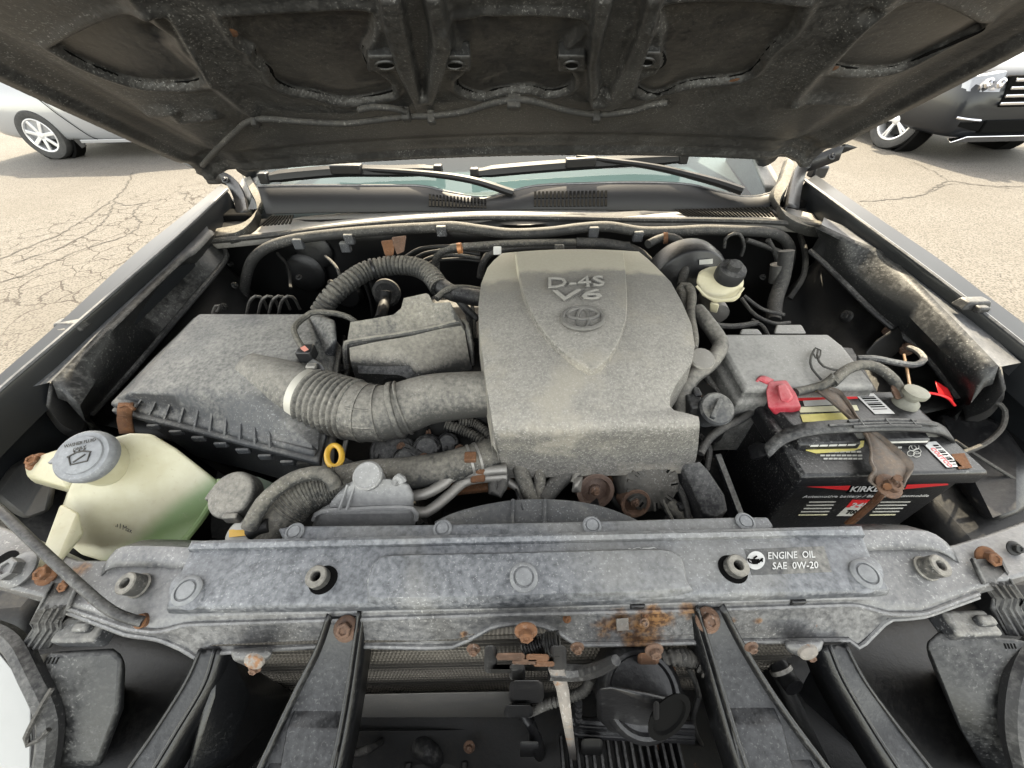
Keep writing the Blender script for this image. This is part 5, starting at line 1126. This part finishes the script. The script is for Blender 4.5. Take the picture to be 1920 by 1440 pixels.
# ------------------------------------------------------------------ headlamps
def lamp(pts_house, pts_lens, pts_rim, lens):
    h = part('headlamp_housing', G().hull(PP(pts_house)), m_apron, bevel=.012, seg=3)
    if lens:
        l = part('headlamp', G().hull(PP(pts_lens)), m_haze, bevel=.02, seg=3, label='bright clear headlamp lens')
        g = G(); r_ = PP(pts_rim); g.tube(r_, .012, 8); obj('lamp_rim', g, m_blackd, h); return h, l
    return h, None
h1, l1 = lamp([(95,1222,.965),(215,1212,.955),(236,1232,.945),(232,1330,.90),(190,1440,.86),(100,1440,.86),(70,1300,.93),(120,1460,.75),(235,1300,.75),(60,1230,.90)],
     [(-80,1190,.96),(0,1225,.955),(40,1275,.94),(58,1320,.925),(62,1380,.90),(58,1450,.88),(-80,1470,.88),(-120,1300,.92),(0,1460,.80)], [(-60,1170,.968),(20,1200,.965),(62,1270,.95),(92,1340,.92),(92,1400,.895),(78,1480,.86)], True)
h2, l2 = lamp([(1735,1205,.955),(1760,1182,.96),(1900,1195,.965),(1960,1210,.965),(1960,1440,.86),(1860,1470,.80),(1800,1370,.86),(1740,1230,.93),(1760,1280,.72),(1950,1440,.7)], [(2000,1200,.96),(1950,1260,.94),(1930,1320,.925),(1928,1440,.88),(2040,1470,.88),(2060,1300,.92),(1960,1460,.80)], [(1985,1180,.968),(1930,1225,.955),(1905,1290,.935),(1902,1380,.90),(1930,1480,.86)], True)
for x, y in ((155,1182),(1816,1170)):
    g = G(); c = P(x, y, .97); g.hull([c+V((dx,dy,dz)) for dx in (-.028,.028) for dy in (-.014,.014) for dz in (-.02,.006)]); g.box(c+V((.01,.0,.012)), (.02,.012,.012)); part('lamp_connector', g, m_airbox, bevel=.004)
    for k in range(4): decal('moulded_mark', P(x-72+k*7 if x < 900 else x+68+k*6, 1244 if x < 900 else 1216, .9635), P(x-69+k*7 if x < 900 else x+71+k*6, 1244 if x < 900 else 1216, .9635), P(x-66+k*7 if x < 900 else x+64+k*6, 1232 if x < 900 else 1206, .9665), m_void, h1 if x < 900 else h2)
# wire along the left lamp
obj('lamp_wire', G().tube(PP([(98,1290,.955),(80,1320,.95),(48,1385,.92),(62,1395,.915),(92,1368,.92)]), .003, 6), m_rubberd, h1)
# ------------------------------------------------------------------ grille struts
def strut(L, Rr, hole=None, seams=(), name='grille_strut', fl=.016):
    a, b = PP(L), PP(Rr); n = 30; a, b = spline(a, n), spline(b, n)
    g = G(); g.sheet([[p+V((0,-.001,fl)) for p in a], [p+V((.001,0,.001)) for p in a], [p.lerp(q_,.5) for p, q_ in zip(a, b)], [p+V((-.001,0,.001)) for p in b], [p+V((0,-.001,fl)) for p in b]])
    g.sheet([[p+V((0,0,.001)) for p in a], [p+V((0,.006,-.05)) for p in a]]); g.sheet([[p+V((0,0,.001)) for p in b], [p+V((0,.006,-.05)) for p in b]])
    s_ = part(name, g, m_strut, solid=.003, ang=40)
    for k in seams:
        p, q_ = a[int(k*29)], b[int(k*29)]; obj('strut_step', G().hull([p.lerp(q_,.04)+V((0,0,.001)), q_.lerp(p,.04)+V((0,0,.001)), p.lerp(q_,.04)+V((0,-.02,.004)), q_.lerp(p,.04)+V((0,-.02,.004)), p.lerp(q_,.04)+V((0,-.055,-.01)), q_.lerp(p,.04)+V((0,-.055,-.01))]), m_strut, s_, bevel=.002)
    if hole:
        p = a[int(hole[0]*29)].lerp(b[int(hole[0]*29)], hole[1]); i_ = int(hole[0]*29); nn_ = (b[i_]-a[i_]).cross(a[i_+1]-a[i_-1]).normalized(); nn_ = nn_ if nn_.z > 0 else -nn_; obj('strut_hole', G().lathe([(.0125,-.002),(.0125,.0015),(.010,.0015)], p, nn_, 24), m_void, s_); obj('strut_rim', G().lathe([(.0145,-.001),(.0145,.002),(.0130,.0025),(.0125,.001)], p, nn_, 24, cap0=False, cap1=False), m_strut, s_)
    return s_
s1 = strut([(622,1156,1.004),(600,1220,.975),(560,1300,.95),(520,1385,.935),(492,1445,.925),(470,1500,.91),(452,1590,.84)], [(682,1150,1.004),(672,1220,.975),(660,1300,.95),(645,1385,.935),(632,1445,.925),(625,1500,.91),(612,1590,.84)], (.34,.50), (.40,.56))
s2 = strut([(1297,1142,1.004),(1318,1210,.975),(1345,1300,.95),(1370,1385,.935),(1390,1445,.925),(1405,1500,.91),(1425,1590,.84)], [(1348,1138,1.004),(1385,1210,.975),(1440,1300,.95),(1500,1385,.935),(1545,1445,.925),(1580,1500,.91),(1610,1590,.84)], (.34,.42), (.40,.56))
bolt(s1, P(650,1178,1.0), (0,-.5,.85), .0145, m_rustb); bolt(s2, P(1326,1162,1.0), (0,-.5,.85), .0145, m_rustb)
for l, r_ in (([(378,1218,.965),(350,1280,.945),(290,1375,.92),(238,1450,.905),(210,1500,.89),(170,1590,.84)], [(410,1216,.965),(388,1285,.945),(335,1375,.92),(290,1450,.905),(262,1500,.89),(225,1590,.84)]), ([(1548,1210,.965),(1575,1275,.945),(1625,1360,.92),(1680,1445,.905),(1715,1500,.89),(1765,1590,.84)], [(1582,1206,.965),(1618,1275,.945),(1672,1350,.92),(1742,1440,.905),(1790,1500,.89),(1840,1590,.84)])):
    strut(l, r_, name='side_strut', fl=.006)
# plastic ducts beside the struts
for s, pts in ((-1, [(400,1225,.955),(440,1225,.93),(470,1300,.88),(430,1420,.84),(340,1470,.85),(395,1300,.93),(430,1440,.70),(560,1300,.68)]), (1, [(1560,1215,.95),(1530,1235,.92),(1560,1300,.88),(1600,1330,.86),(1640,1345,.90),(1590,1260,.93),(1480,1330,.68),(1620,1440,.70)])):
    part('air_guide', G().hull(PP(pts)), m_strut, bevel=.006)
# ------------------------------------------------------------------ condenser and radiator
CY = .135
g = G(); g.box((.0,CY+.012,.76), (.80,.02,.42)); cnd = part('condenser', g, m_fin, label='fine-finned dusty condenser')
for k in range(24):
    z = .965-k*.016; obj('condenser_tube', G().beam((-.40,CY-.0005,z), (.40,CY-.0005,z), .004, .003), m_fin, cnd)
obj('condenser_bar', G().hull([PY(x, y, Y) for x, y, Y in ((650,1302,.115),(960,1296,.115),(645,1345,.098),(960,1345,.098),(650,1302,.135),(960,1296,.135),(645,1345,.125),(960,1345,.125))]), dusty('pale_bar', (.15,.147,.14), (.24,.225,.2), .45, .2, 1, .8, .1, rough=.5), cnd, bevel=.004)
part('radiator', G().box((0,.19,.72), (.82,.05,.50)), m_dark, bevel=.005)
part('bumper_beam', G().box((0,.02,.50), (1.2,.10,.10)), m_dark, bevel=.015)
part('splash_shield', G().box((0,.10,.46), (1.1,.4,.02)), m_dark, bevel=.004)
for k in range(7): part('shield_slat', G().box((-.30+k*.1,.0,.556), (.012,.09,.012)), m_dark, bevel=.003)
# ------------------------------------------------------------------ hood latch
LY = .100
def lp_(x, y, Y=LY): return PY(x, y, Y)
def lbox(x0, y0, x1, y1, Y0_, Y1_): return G().hull([PY(x, y, Y) for x in (x0, x1) for y, Y in ((y0, Y0_), (y1, Y0_), (y0, Y1_), (y1, Y1_))])
lat = part('hood_latch', lbox(912,1246,1062,1258,.092,.115), m_dark, bevel=.003, label='rusty hood latch with springs and lever')
for x0, x1 in ((908,932),(1030,1062)): obj('latch_cheek', lbox(x0,1210,x1,1262,.088,.105), m_blackd, lat, bevel=.004)
for x0, y0, x1, y1, m in ((930,1224,985,1238,m_rustb),(985,1226,1030,1240,m_rust),(960,1236,1010,1246,m_rustb),(1000,1240,1040,1250,m_rust),(955,1245,985,1275,m_blackd),(920,1255,960,1262,m_dark)): obj('latch_plate', lbox(x0,y0,x1,y1,.084,.098), m, lat, bevel=.003)
obj('latch_striker', lbox(970,1174,1006,1205,.102,.118), m_black, lat, bevel=.004); bolt(lat, lp_(986,1182,.098), (0,-.9,.4), .010, m_rust)
def spring(a, b, r, n, wr):
    a, b = V(a), V(b); d = (b-a); L = d.length; d.normalize(); u = d.orthogonal().normalized(); w = d.cross(u)
    return G().tube([a+d*L*k/(n*10)+(u*math.cos(k*.628)+w*math.sin(k*.628))*r for k in range(n*10+1)], wr, 6, raw=True)
obj('latch_spring', spring(lp_(985,1222,.095), lp_(1025,1205,.1), .007, 8, .0016), m_black, lat); obj('latch_spring', spring(lp_(1022,1208,.098), lp_(1048,1206,.098), .009, 5, .0018), m_dark, lat)
obj('latch_lever', G().tube([lp_(1030,1258,.09), lp_(1085,1262,.088), lp_(1120,1255,.085), lp_(1155,1238,.082)], lambda q_, s_: .0085-.004*q_, 8), m_blackd, lat)
g = G(); a = [PY(1028,1256,.088), PY(1045,1300,.075), PY(1058,1370,.05), PY(1075,1450,.032)]; b = [PY(1058,1256,.088), PY(1068,1300,.075), PY(1075,1370,.05), PY(1085,1450,.032)]
g.sheet([a, b], 20); obj('centre_strap', g, m_steelr, lat, solid=.005)
obj('latch_switch', lbox(955,1275,1020,1318,.075,.095), m_black, lat, bevel=.006)
obj('switch_plug', lbox(945,1322,1000,1345,.07,.085), m_black, lat, bevel=.005)
rng2 = lambda q_, s_: .0085+.0014*math.sin(s_*2*math.pi/.0065)
obj('corrugated_loom', G().tube(spline([lp_(985,1340,.078), lp_(1000,1370,.062), lp_(1010,1410,.05), lp_(1025,1470,.03)], 110), rng2, 10, raw=True), m_black, lat)
obj('corrugated_loom', G().tube(spline([lp_(990,1335,.08), lp_(1020,1322,.08), lp_(1060,1310,.085), lp_(1095,1295,.09), lp_(1110,1270,.1)], 90), lambda q_, s_: .006+.001*math.sin(s_*2*math.pi/.005), 10, raw=True), m_rubberd, lat)
part('grey_panel', lbox(975,1390,1010,1450,.045,.05), m_blackd, bevel=.003)
# ------------------------------------------------------------------ horn
hc = PY(1200,1296,.085)
hn = part('horn', G().lathe([(.042,-.05),(.050,-.04),(.052,-.01),(.050,.005),(.044,.011),(.040,.011),(.037,.007),(.01,.008)], hc, (.03,-.40,.92), 40), m_black, label='round black horn on a rusty bracket')
obj('horn_trumpet', G().hull([PY(x, y, Y) for x, y, Y in ((1116,1290,.078),(1150,1285,.078),(1118,1350,.06),(1140,1372,.052),(1240,1374,.05),(1285,1340,.058),(1280,1310,.07),(1130,1300,.11),(1220,1360,.09))]), m_black, hn, bevel=.008)
obj('horn_mouth', G().lathe([(.020,0),(.022,.003),(.017,.003),(.015,-.002)], PY(1252,1340,.056), (.2,-.8,.55), 20, sx=1.3), m_void, hn)
obj('horn_vane', lbox(1225,1315,1236,1352,.052,.058), m_black, hn, bevel=.002)
obj('horn_back', G().lathe([(.034,0),(.034,.010),(.026,.016),(.014,.018)], PY(1212,1256,.108), (0,-.30,.95), 24), m_rust, hn); bolt(hn, PY(1226,1218,.106), (0,-.9,.4), .010, m_rustb)
obj('horn_bracket', lbox(1195,1224,1236,1246,.104,.114), m_rust, hn, bevel=.004)
obj('corrugated_loom', G().tube(spline([lp_(1232,1238,.115), lp_(1262,1232,.115), lp_(1300,1236,.115), lp_(1330,1262,.1)], 90), lambda q_, s_: .009+.0014*math.sin(s_*2*math.pi/.0065), 10, raw=True), m_rubberd, hn)
# transmission cooler loops behind the horn
for k in range(4): part('cooler_tube', G().tube([PY(1085,1318+k*10,.082-.004*k), PY(1078,1335+k*10,.08-.004*k), PY(1092,1352+k*8,.07-.004*k), PY(1300,1360+k*9,.062-.004*k)], .005, 8), m_black)
# blue-grey cover glimpsed by the right strut
part('sensor_body', G().tube([PY(1458,1245,.13), PY(1478,1275,.11), PY(1490,1290,.1)], .014, 12), m_black); part('sensor_collar', G().tube([PY(1462,1252,.125), PY(1467,1260,.12)], .0165, 14), m_alu)
part('wiring_pod', G().hull([PY(x, y, Y) for x, y, Y in ((1420,1245,.15),(1460,1262,.13),(1482,1320,.1),(1470,1380,.07),(1430,1330,.1),(1440,1300,.16))]), m_blackd, bevel=.01)
part('tan_grommet', G().hull([PY(x, y, Y) for x, y, Y in ((1495,1312,.1),(1515,1300,.1),(1528,1340,.085),(1525,1400,.065),(1505,1400,.065),(1500,1350,.11))]), m_duct, bevel=.006)

# ------------------------------------------------------------------ engine front and odds in the bay
eb = part('engine_block', G().hull([V((x,Y,z)) for x in (-.20,.34) for Y, z in ((.42,.62),(.40,.90),(.48,1.03),(.86,1.04),(.9,.62))]), m_dark, bevel=.02)
for x in (-.20, .33): obj('cylinder_head', G().box((x,.64,.99), (.10,.42,.08)), m_dark, eb, bevel=.015)
# fan shroud arch
a = [(815,978),(850,962),(900,948),(960,938),(1020,936),(1080,940),(1130,950),(1175,966),(1200,978)]
up_ = PP(a, .995); g = G(); g.sheet([[p+V((0,.012,-.05)) for p in up_], up_, [V((p.x*.93, p.y-.055, .99)) for p in up_]], 30)
fs = part('fan_shroud', g, m_airbox, solid=.004, label='curved top of the fan shroud')
for x in (962, 1022): obj('shroud_rib', G().tube([P(x,937,.9965), P(x-1,985,.9945)], .003, 6), m_airbox, fs)
fan = part('cooling_fan', G().lathe([(.03,-.02),(.035,.02),(.02,.03)], (.02,.30,.80), (0,-1,0), 24), m_black)
for k in range(9):
    a_ = 6.283*k/9; d = V((math.cos(a_),0,math.sin(a_))); obj('fan_blade', G().loft([[V((.02,.30,.80))+d*.03+V((0,-.01,0)), V((.02,.30,.80))+d*.03+V((0,.01,0))]+[V((.02,.31,.80))+d*.19+d.cross(V((0,1,0)))*.05+V((0,.015,0)), V((.02,.29,.80))+d*.19+d.cross(V((0,1,0)))*.04]], False, True), m_black, fan, solid=.003)
m_dalu = dusty('dull_alloy', (.06,.057,.052), (.12,.11,.095), .3, .3, 1.2, .8, .2, rough=.5, metal=.4)
al = part('alternator', G().lathe([(.03,-.05),(.050,-.045),(.054,-.03),(.054,.03),(.046,.043),(.020,.05)], P(1200,890,.945), (.1,-.75,.5), 32), m_dalu, label='finned aluminium alternator')
aA = V((.1,-.75,.5)).normalized(); u_ = aA.orthogonal().normalized(); w_ = aA.cross(u_)
for k in range(16):
    d = u_*math.cos(k*.3927)+w_*math.sin(k*.3927); c_ = P(1200,890,.945)+aA*.044; obj('alternator_fin', G().beam(c_+d*.018, c_+d*.044, .004, .008, aA), m_dalu, al)
    if k % 2 == 0: obj('alternator_slot', G().beam(c_+d*.026+w_*.004, c_+d*.040+w_*.004, .006, .006, aA), m_void, al)
def pulley(x, y, z, r, m, name='pulley'):
    c_ = P(x, y, z); p_ = part(name, G().lathe([(r,-.012),(r*1.04,-.011),(r*.98,-.006),(r*.98,.006),(r*1.04,.011),(r,.012),(r*.8,.012),(r*.72,.002),(r*.35,.004),(r*.33,.010),(r*.1,.010)], c_, (.1,-.85,.5), 36), m)
    bolt(p_, c_+V((.1,-.85,.5)).normalized()*.010, (.1,-.85,.5), r*.26, m_rustb); return p_
m_pul = dusty('brown_pulley', (.05,.028,.022), (.16,.11,.085), .35, .2, .8, .6, .1, rough=.4)
pulley(1113,916,.96,.030,m_pul); pulley(1187,938,.945,.024,m_rustb)
g = G(); q0, q1 = P(1128,897,.955), P(1196,916,.945); q2, q3 = P(1120,940,.95), P(1180,958,.935)
part('drive_belt', G().loft([[q0, q1, q1+V((0,.024,-.002)), q0+V((0,.024,-.002))], [p+V((0,0,.003)) for p in (q0, q1, q1+V((0,.024,-.002)), q0+V((0,.024,-.002)))]]), m_rust)
for l, r, m in (([(972,868,1.0),(982,900,.985),(998,940,.96)], .013, m_rubber), ([(1012,872,1.0),(1012,900,.98),(1010,945,.955)], .010, m_rubber), ([(940,872,1.0),(945,890,.995),(940,915,.985),(930,928,.98),(924,915,.985),(930,895,.99)], .009, m_rubberd), ([(1075,880,.985),(1045,905,.975),(1020,935,.96)], .014, m_rubberd), ([(925,890,.98),(950,902,.975),(975,918,.965),(985,935,.955)], .007, m_alu), ([(1075,905,.985),(1080,890,.99),(1100,882,.985),(1120,880,.98)], .005, m_duct),
                ([(1228,930,.93),(1255,950,.92),(1290,975,.90)], .016, m_rubber), ([(1130,905,.95),(1140,925,.94),(1170,960,.92)], .008, m_dark)):
    part('hose', G().tube(PP(l), r, 12), m)
part('hose_bracket', G().hull(PP([(1075,895,.99),(1095,890,.99),(1090,925,.975),(1070,925,.975),(1080,910,1.0)])), m_alu, bevel=.003)
# timing cover parts beneath the duct
wp = part('water_pump', G().hull(PP([(700,850,.96),(740,820,.97),(830,798,.98),(900,812,.98),(915,850,.97),(880,885,.96),(720,880,.95),(800,840,.88),(850,860,.88)])), m_dark, bevel=.01)
for x, y, z, r in ((737,848,.975,.040),(802,842,.985,.026),(760,862,.98,.022),(840,832,.985,.020)):
    obj('pump_disc', G().lathe([(r,-.015),(r,.004),(r*.9,.008),(r*.82,.006),(r*.7,.010),(r*.2,.011)], P(x,y,z), (0,-.6,.8), 28), m_blackd, wp)
    for k in range(7): 
        a_ = k*.9; obj('pump_rib', G().box(P(x+r*900*.9*math.cos(a_), y+r*900*.6*math.sin(a_), z+.004), (.005,.009,.010)), m_blackd, wp, bevel=.001)
for x, y in ((800,812),(862,842),(795,858),(752,838),(770,798),(905,830)): bolt(wp, P(x, y, .995), (0,-.5,.85), .008, m_rustb)
obj('pump_strap', G().beam(P(750,832,.995), P(800,862,.99), .014, .006), m_blackd, wp, bevel=.002)
for l in ([(835,795,1.01),(870,808,1.0),(905,828,.995),(930,855,.99)], [(860,790,1.01),(890,795,1.0),(915,815,.995),(935,842,.99)]):
    part('corrugated_loom', G().tube(spline(PP(l), 120), lambda q_, s_: .0095+.0012*math.sin(s_*2*math.pi/.0055), 12, raw=True), m_rubber)
# ------------------------------------------------------------------ firewall lines
FY = .96
def fp(l, Y=FY): return [PY(x, y, Y) for x, y in l]
hr = part('wiring_harness', G().tube(fp([(458,570),(460,530),(472,490),(500,465),(545,450),(600,442),(660,436),(740,430),(800,427),(850,425),(905,432),(960,438),(1030,435),(1085,428),(1140,425),(1200,434),(1260,434),(1320,431),(1390,433),(1440,436),(1468,446),(1482,470),(1478,500),(1465,520)]), .0125, 12, seg=120), m_rubberd, label='taped wiring harness along the firewall')
for x, y in ((655,447),(648,462),(828,432),(1113,434),(1196,442),(560,456)):
    c_ = PY(x, y, FY-.012); obj('harness_clip', G().hull([c_+V((dx,dy,dz)) for dx in (-.012,.012) for dy in (-.008,.008) for dz in (-.014,.012)]), m_airbox, hr, bevel=.003)
for l, r, m in (([(760,482),(790,466),(850,462),(905,470),(940,462)], .0045, m_dark), ([(770,490),(800,474),(850,470),(900,477)], .0045, m_dark), ([(780,497),(810,482),(850,478),(900,484)], .0045, m_rubberd), ([(790,503),(815,490),(860,486),(900,490)], .0045, m_dark),
                ([(830,540),(818,512),(820,480),(845,466),(890,462),(940,458),(1000,456),(1080,455)], .010, m_rubber), ([(900,520),(905,495),(920,475),(960,465),(1030,462),(1100,462),(1180,460)], .009, m_rubberd), ([(1080,455),(1140,458),(1190,470),(1215,490)], .013, m_rubberd),
                ([(1358,465),(1362,445),(1385,438),(1395,460),(1390,480)], .004, m_rubberd), ([(1440,450),(1455,480),(1458,520),(1448,560)], .006, m_rubberd), ([(1400,450),(1430,460),(1470,475)], .006, m_rubberd), ([(690,520),(705,560),(715,600)], .004, m_dark), ([(680,520),(695,565),(700,605)], .004, m_dark)):
    part('firewall_line', G().tube(fp(l, FY-.02), r, 10), m)
g = G(); pth = PP([(598,590,1.06),(622,556,1.09),(655,528,1.105),(690,507,1.112),(735,498,1.115),(775,500,1.115),(805,514,1.11),(825,540,1.10)])
cs = part('corrugated_hose', G().tube(spline(pth, 200), lambda q_, s_: .0205+.0018*(1 if (s_ % .0105) > .003 else -1), 18, raw=True), m_rubber, label='ribbed breather hose arching over the firewall', ang=80)
part('hose_cuff', G().tube(PP([(820,530,1.102),(845,548,1.10),(880,556,1.098),(905,560,1.09)]), .018, 16), m_blackd)
part('hose', G().tube(PP([(818,560,1.11),(840,543,1.115),(870,540,1.112),(905,545,1.10)]), .007, 10), m_rubber)
cc_ = spline(pth, 200); obj('hose_band', G().tube(cc_[88:92], .0235, 18, raw=True), m_black, cs)
for x, y, m in ((728,462,m_rust),(748,455,m_rustb)): part('rusty_bracket', G().hull([PY(x+dx, y+dy, Y) for dx, dy, Y in ((-14,-10,.89),(14,-14,.89),(10,18,.86),(-4,24,.86),(-14,-10,.915),(14,-12,.915))]), m, bevel=.003)
part('pipe_fitting', G().tube([PY(724,545,.86), PY(722,565,.84), P(712,600,1.03)], .013, 12), m_dark); part('grommet', G().lathe([(.036,0),(.036,.008),(.028,.012),(.018,.010)], PY(726,548,.895), (0,-1,.2), 28), m_rubberd)
for k, x in enumerate((470,492,512,530)): part('clutch_line', G().tube([PY(x-8,590,.80), PY(x-2,566,.80), PY(x+10,555,.80), PY(x+22,560,.81), PY(x+32,580,.82)], .0035, 8), m_duct)
part('wire_hook', G().tube([PY(398,600,.78), PY(400,582,.78), PY(408,570,.78), PY(412,576,.78), PY(406,584,.78)], .003, 8), m_alu)
part('cover_clip', lbox(925,462,940,478,.87,.88), m_white, bevel=.002); part('cover_clip', lbox(1040,458,1058,470,.88,.89), m_duct, bevel=.003)
part('copper_band', G().tube([PY(858,466,.872), PY(866,465,.872)], .0125, 12), plain('copper_band', (.32,.14,.06), .45, .4))
# loom behind the battery side
lo_ = part('tape_loom', G().tube([PY(1475,470,.86), PY(1468,520,.84), P(1455,560,1.03), P(1450,600,1.0)], .016, 12), m_rubberd); obj('loom_wrap', G().tube([PY(1462,495,.86), PY(1458,528,.85)], .020, 12), m_duct, lo_)
for l in ([(1390,560,1.06),(1415,590,1.05),(1450,606,1.04),(1480,605,1.03)], [(1395,555,1.06),(1430,580,1.04),(1470,590,1.03)], [(1410,600,1.06),(1430,612,1.06),(1440,630,1.05)]): part('wire', G().tube(PP(l), .004, 8), m_rubberd)
part('side_cover', G().hull(PP([(1745,770,.93),(1800,760,.94),(1880,790,.95),(1930,860,.95),(1930,960,.92),(1850,990,.90),(1780,900,.88),(1760,830,.9),(1900,900,.7)])), m_black, bevel=.015)
part('side_cover', G().hull(PP([(20,870,.98),(80,840,.99),(110,900,.97),(100,960,.94),(40,980,.94),(-20,930,.96),(30,900,.8)])), m_dark, bevel=.012)
for s in (-1, 1):
    part('lamp_carrier', G().hull([V((s*x,Y,z)) for x, Y, z in ((.40,.12,.78),(.95,.24,.82),(.95,.02,.80),(.44,-.02,.72),(.40,.2,.78),(.9,.26,.80),(.4,.1,.6),(.95,.1,.6))]), m_wall, bevel=.02)
for s in (-1, 1): part('wheel_house', G().hull([V((s*x,Y,z)) for x, Y, z in ((.76,.18,.86),(1.0,.16,.88),(.76,.62,.86),(1.0,.66,.95),(.74,.2,.55),(.86,.2,.55),(.74,.6,.55),(.86,.6,.55))]), m_wall, bevel=.03)
part('lower_hose', G().tube([PY(690,1365,.12), PY(760,1378,.10), PY(795,1405,.06), PY(850,1440,.04), PY(930,1455,.03)], .016, 14), m_blackd)
part('lower_hose', G().tube([PY(640,1420,.05), PY(700,1400,.06), PY(730,1375,.1)], .006, 10), m_rubberd)
lb3 = part('lower_bar', lbox(655,1368,960,1380,.085,.10), m_dark, bevel=.004)
for k in range(16): obj('bar_slat', G().box((.07+k*.013,.035,.62), (.005,.07,.03)), m_blackd, lb3, bevel=.001)
for x, y in ((1150,1400),(1230,1392),(880,1400)): bolt(lb3, PY(x, y, .06), (0,-.6,.8), .010, m_rustb)
part('lower_bracket', lbox(1090,1385,1130,1440,.04,.055), m_dark, bevel=.004)
part('support_cable', G().tube([PY(1290,1250,.12), PY(1310,1300,.1), PY(1300,1360,.07), PY(1330,1420,.05)], .004, 8), m_rubberd)
for l, r, m in (([(868,560,1.09),(880,600,1.06),(885,650,1.03),(895,690,1.01)], .006, m_rubberd), ([(885,570,1.08),(890,620,1.05),(882,680,1.02)], .004, m_rubber), ([(848,545,1.10),(870,575,1.08),(895,600,1.06)], .009, m_blackd),
                ([(1232,885,.98),(1262,900,.96),(1282,935,.94),(1290,970,.92)], .006, m_rubberd), ([(1250,880,.98),(1240,930,.95),(1262,980,.92)], .004, m_rubber), ([(640,735,1.0),(650,700,1.02),(655,660,1.03)], .005, m_rubberd), ([(630,700,1.0),(640,670,1.02),(645,630,1.03)], .004, m_dark),
                ([(1325,600,1.08),(1345,610,1.07),(1380,612,1.06),(1420,606,1.06)], .006, m_rubberd), ([(1320,700,1.04),(1335,720,1.03),(1350,742,1.02)], .006, m_rubberd), ([(1310,815,1.0),(1330,840,.98),(1325,880,.95)], .005, m_rubberd), ([(520,475,1.08),(540,500,1.06),(545,540,1.04)], .004, m_dark), ([(610,480,1.09),(630,500,1.08),(640,525,1.07)], .004, m_rubberd),
                ([(1500,440,1.09),(1510,480,1.07),(1505,520,1.04),(1480,560,1.0)], .007, m_rubberd), ([(700,900,.95),(740,930,.94),(790,985,.93)], .007, m_rubberd), ([(560,870,.97),(590,868,.97),(620,880,.96)], .006, m_rubberd)):
    part('wire', G().tube(PP(l), r, 8), m)
for x, y, z in ((870,700,1.02),(892,640,1.04),(640,690,1.03),(1258,890,.97),(1275,950,.93),(560,520,1.05),(620,530,1.05),(1430,520,1.05)): bolt(T, P(x, y, z), (0,-.5,.8), .008, m_dark)
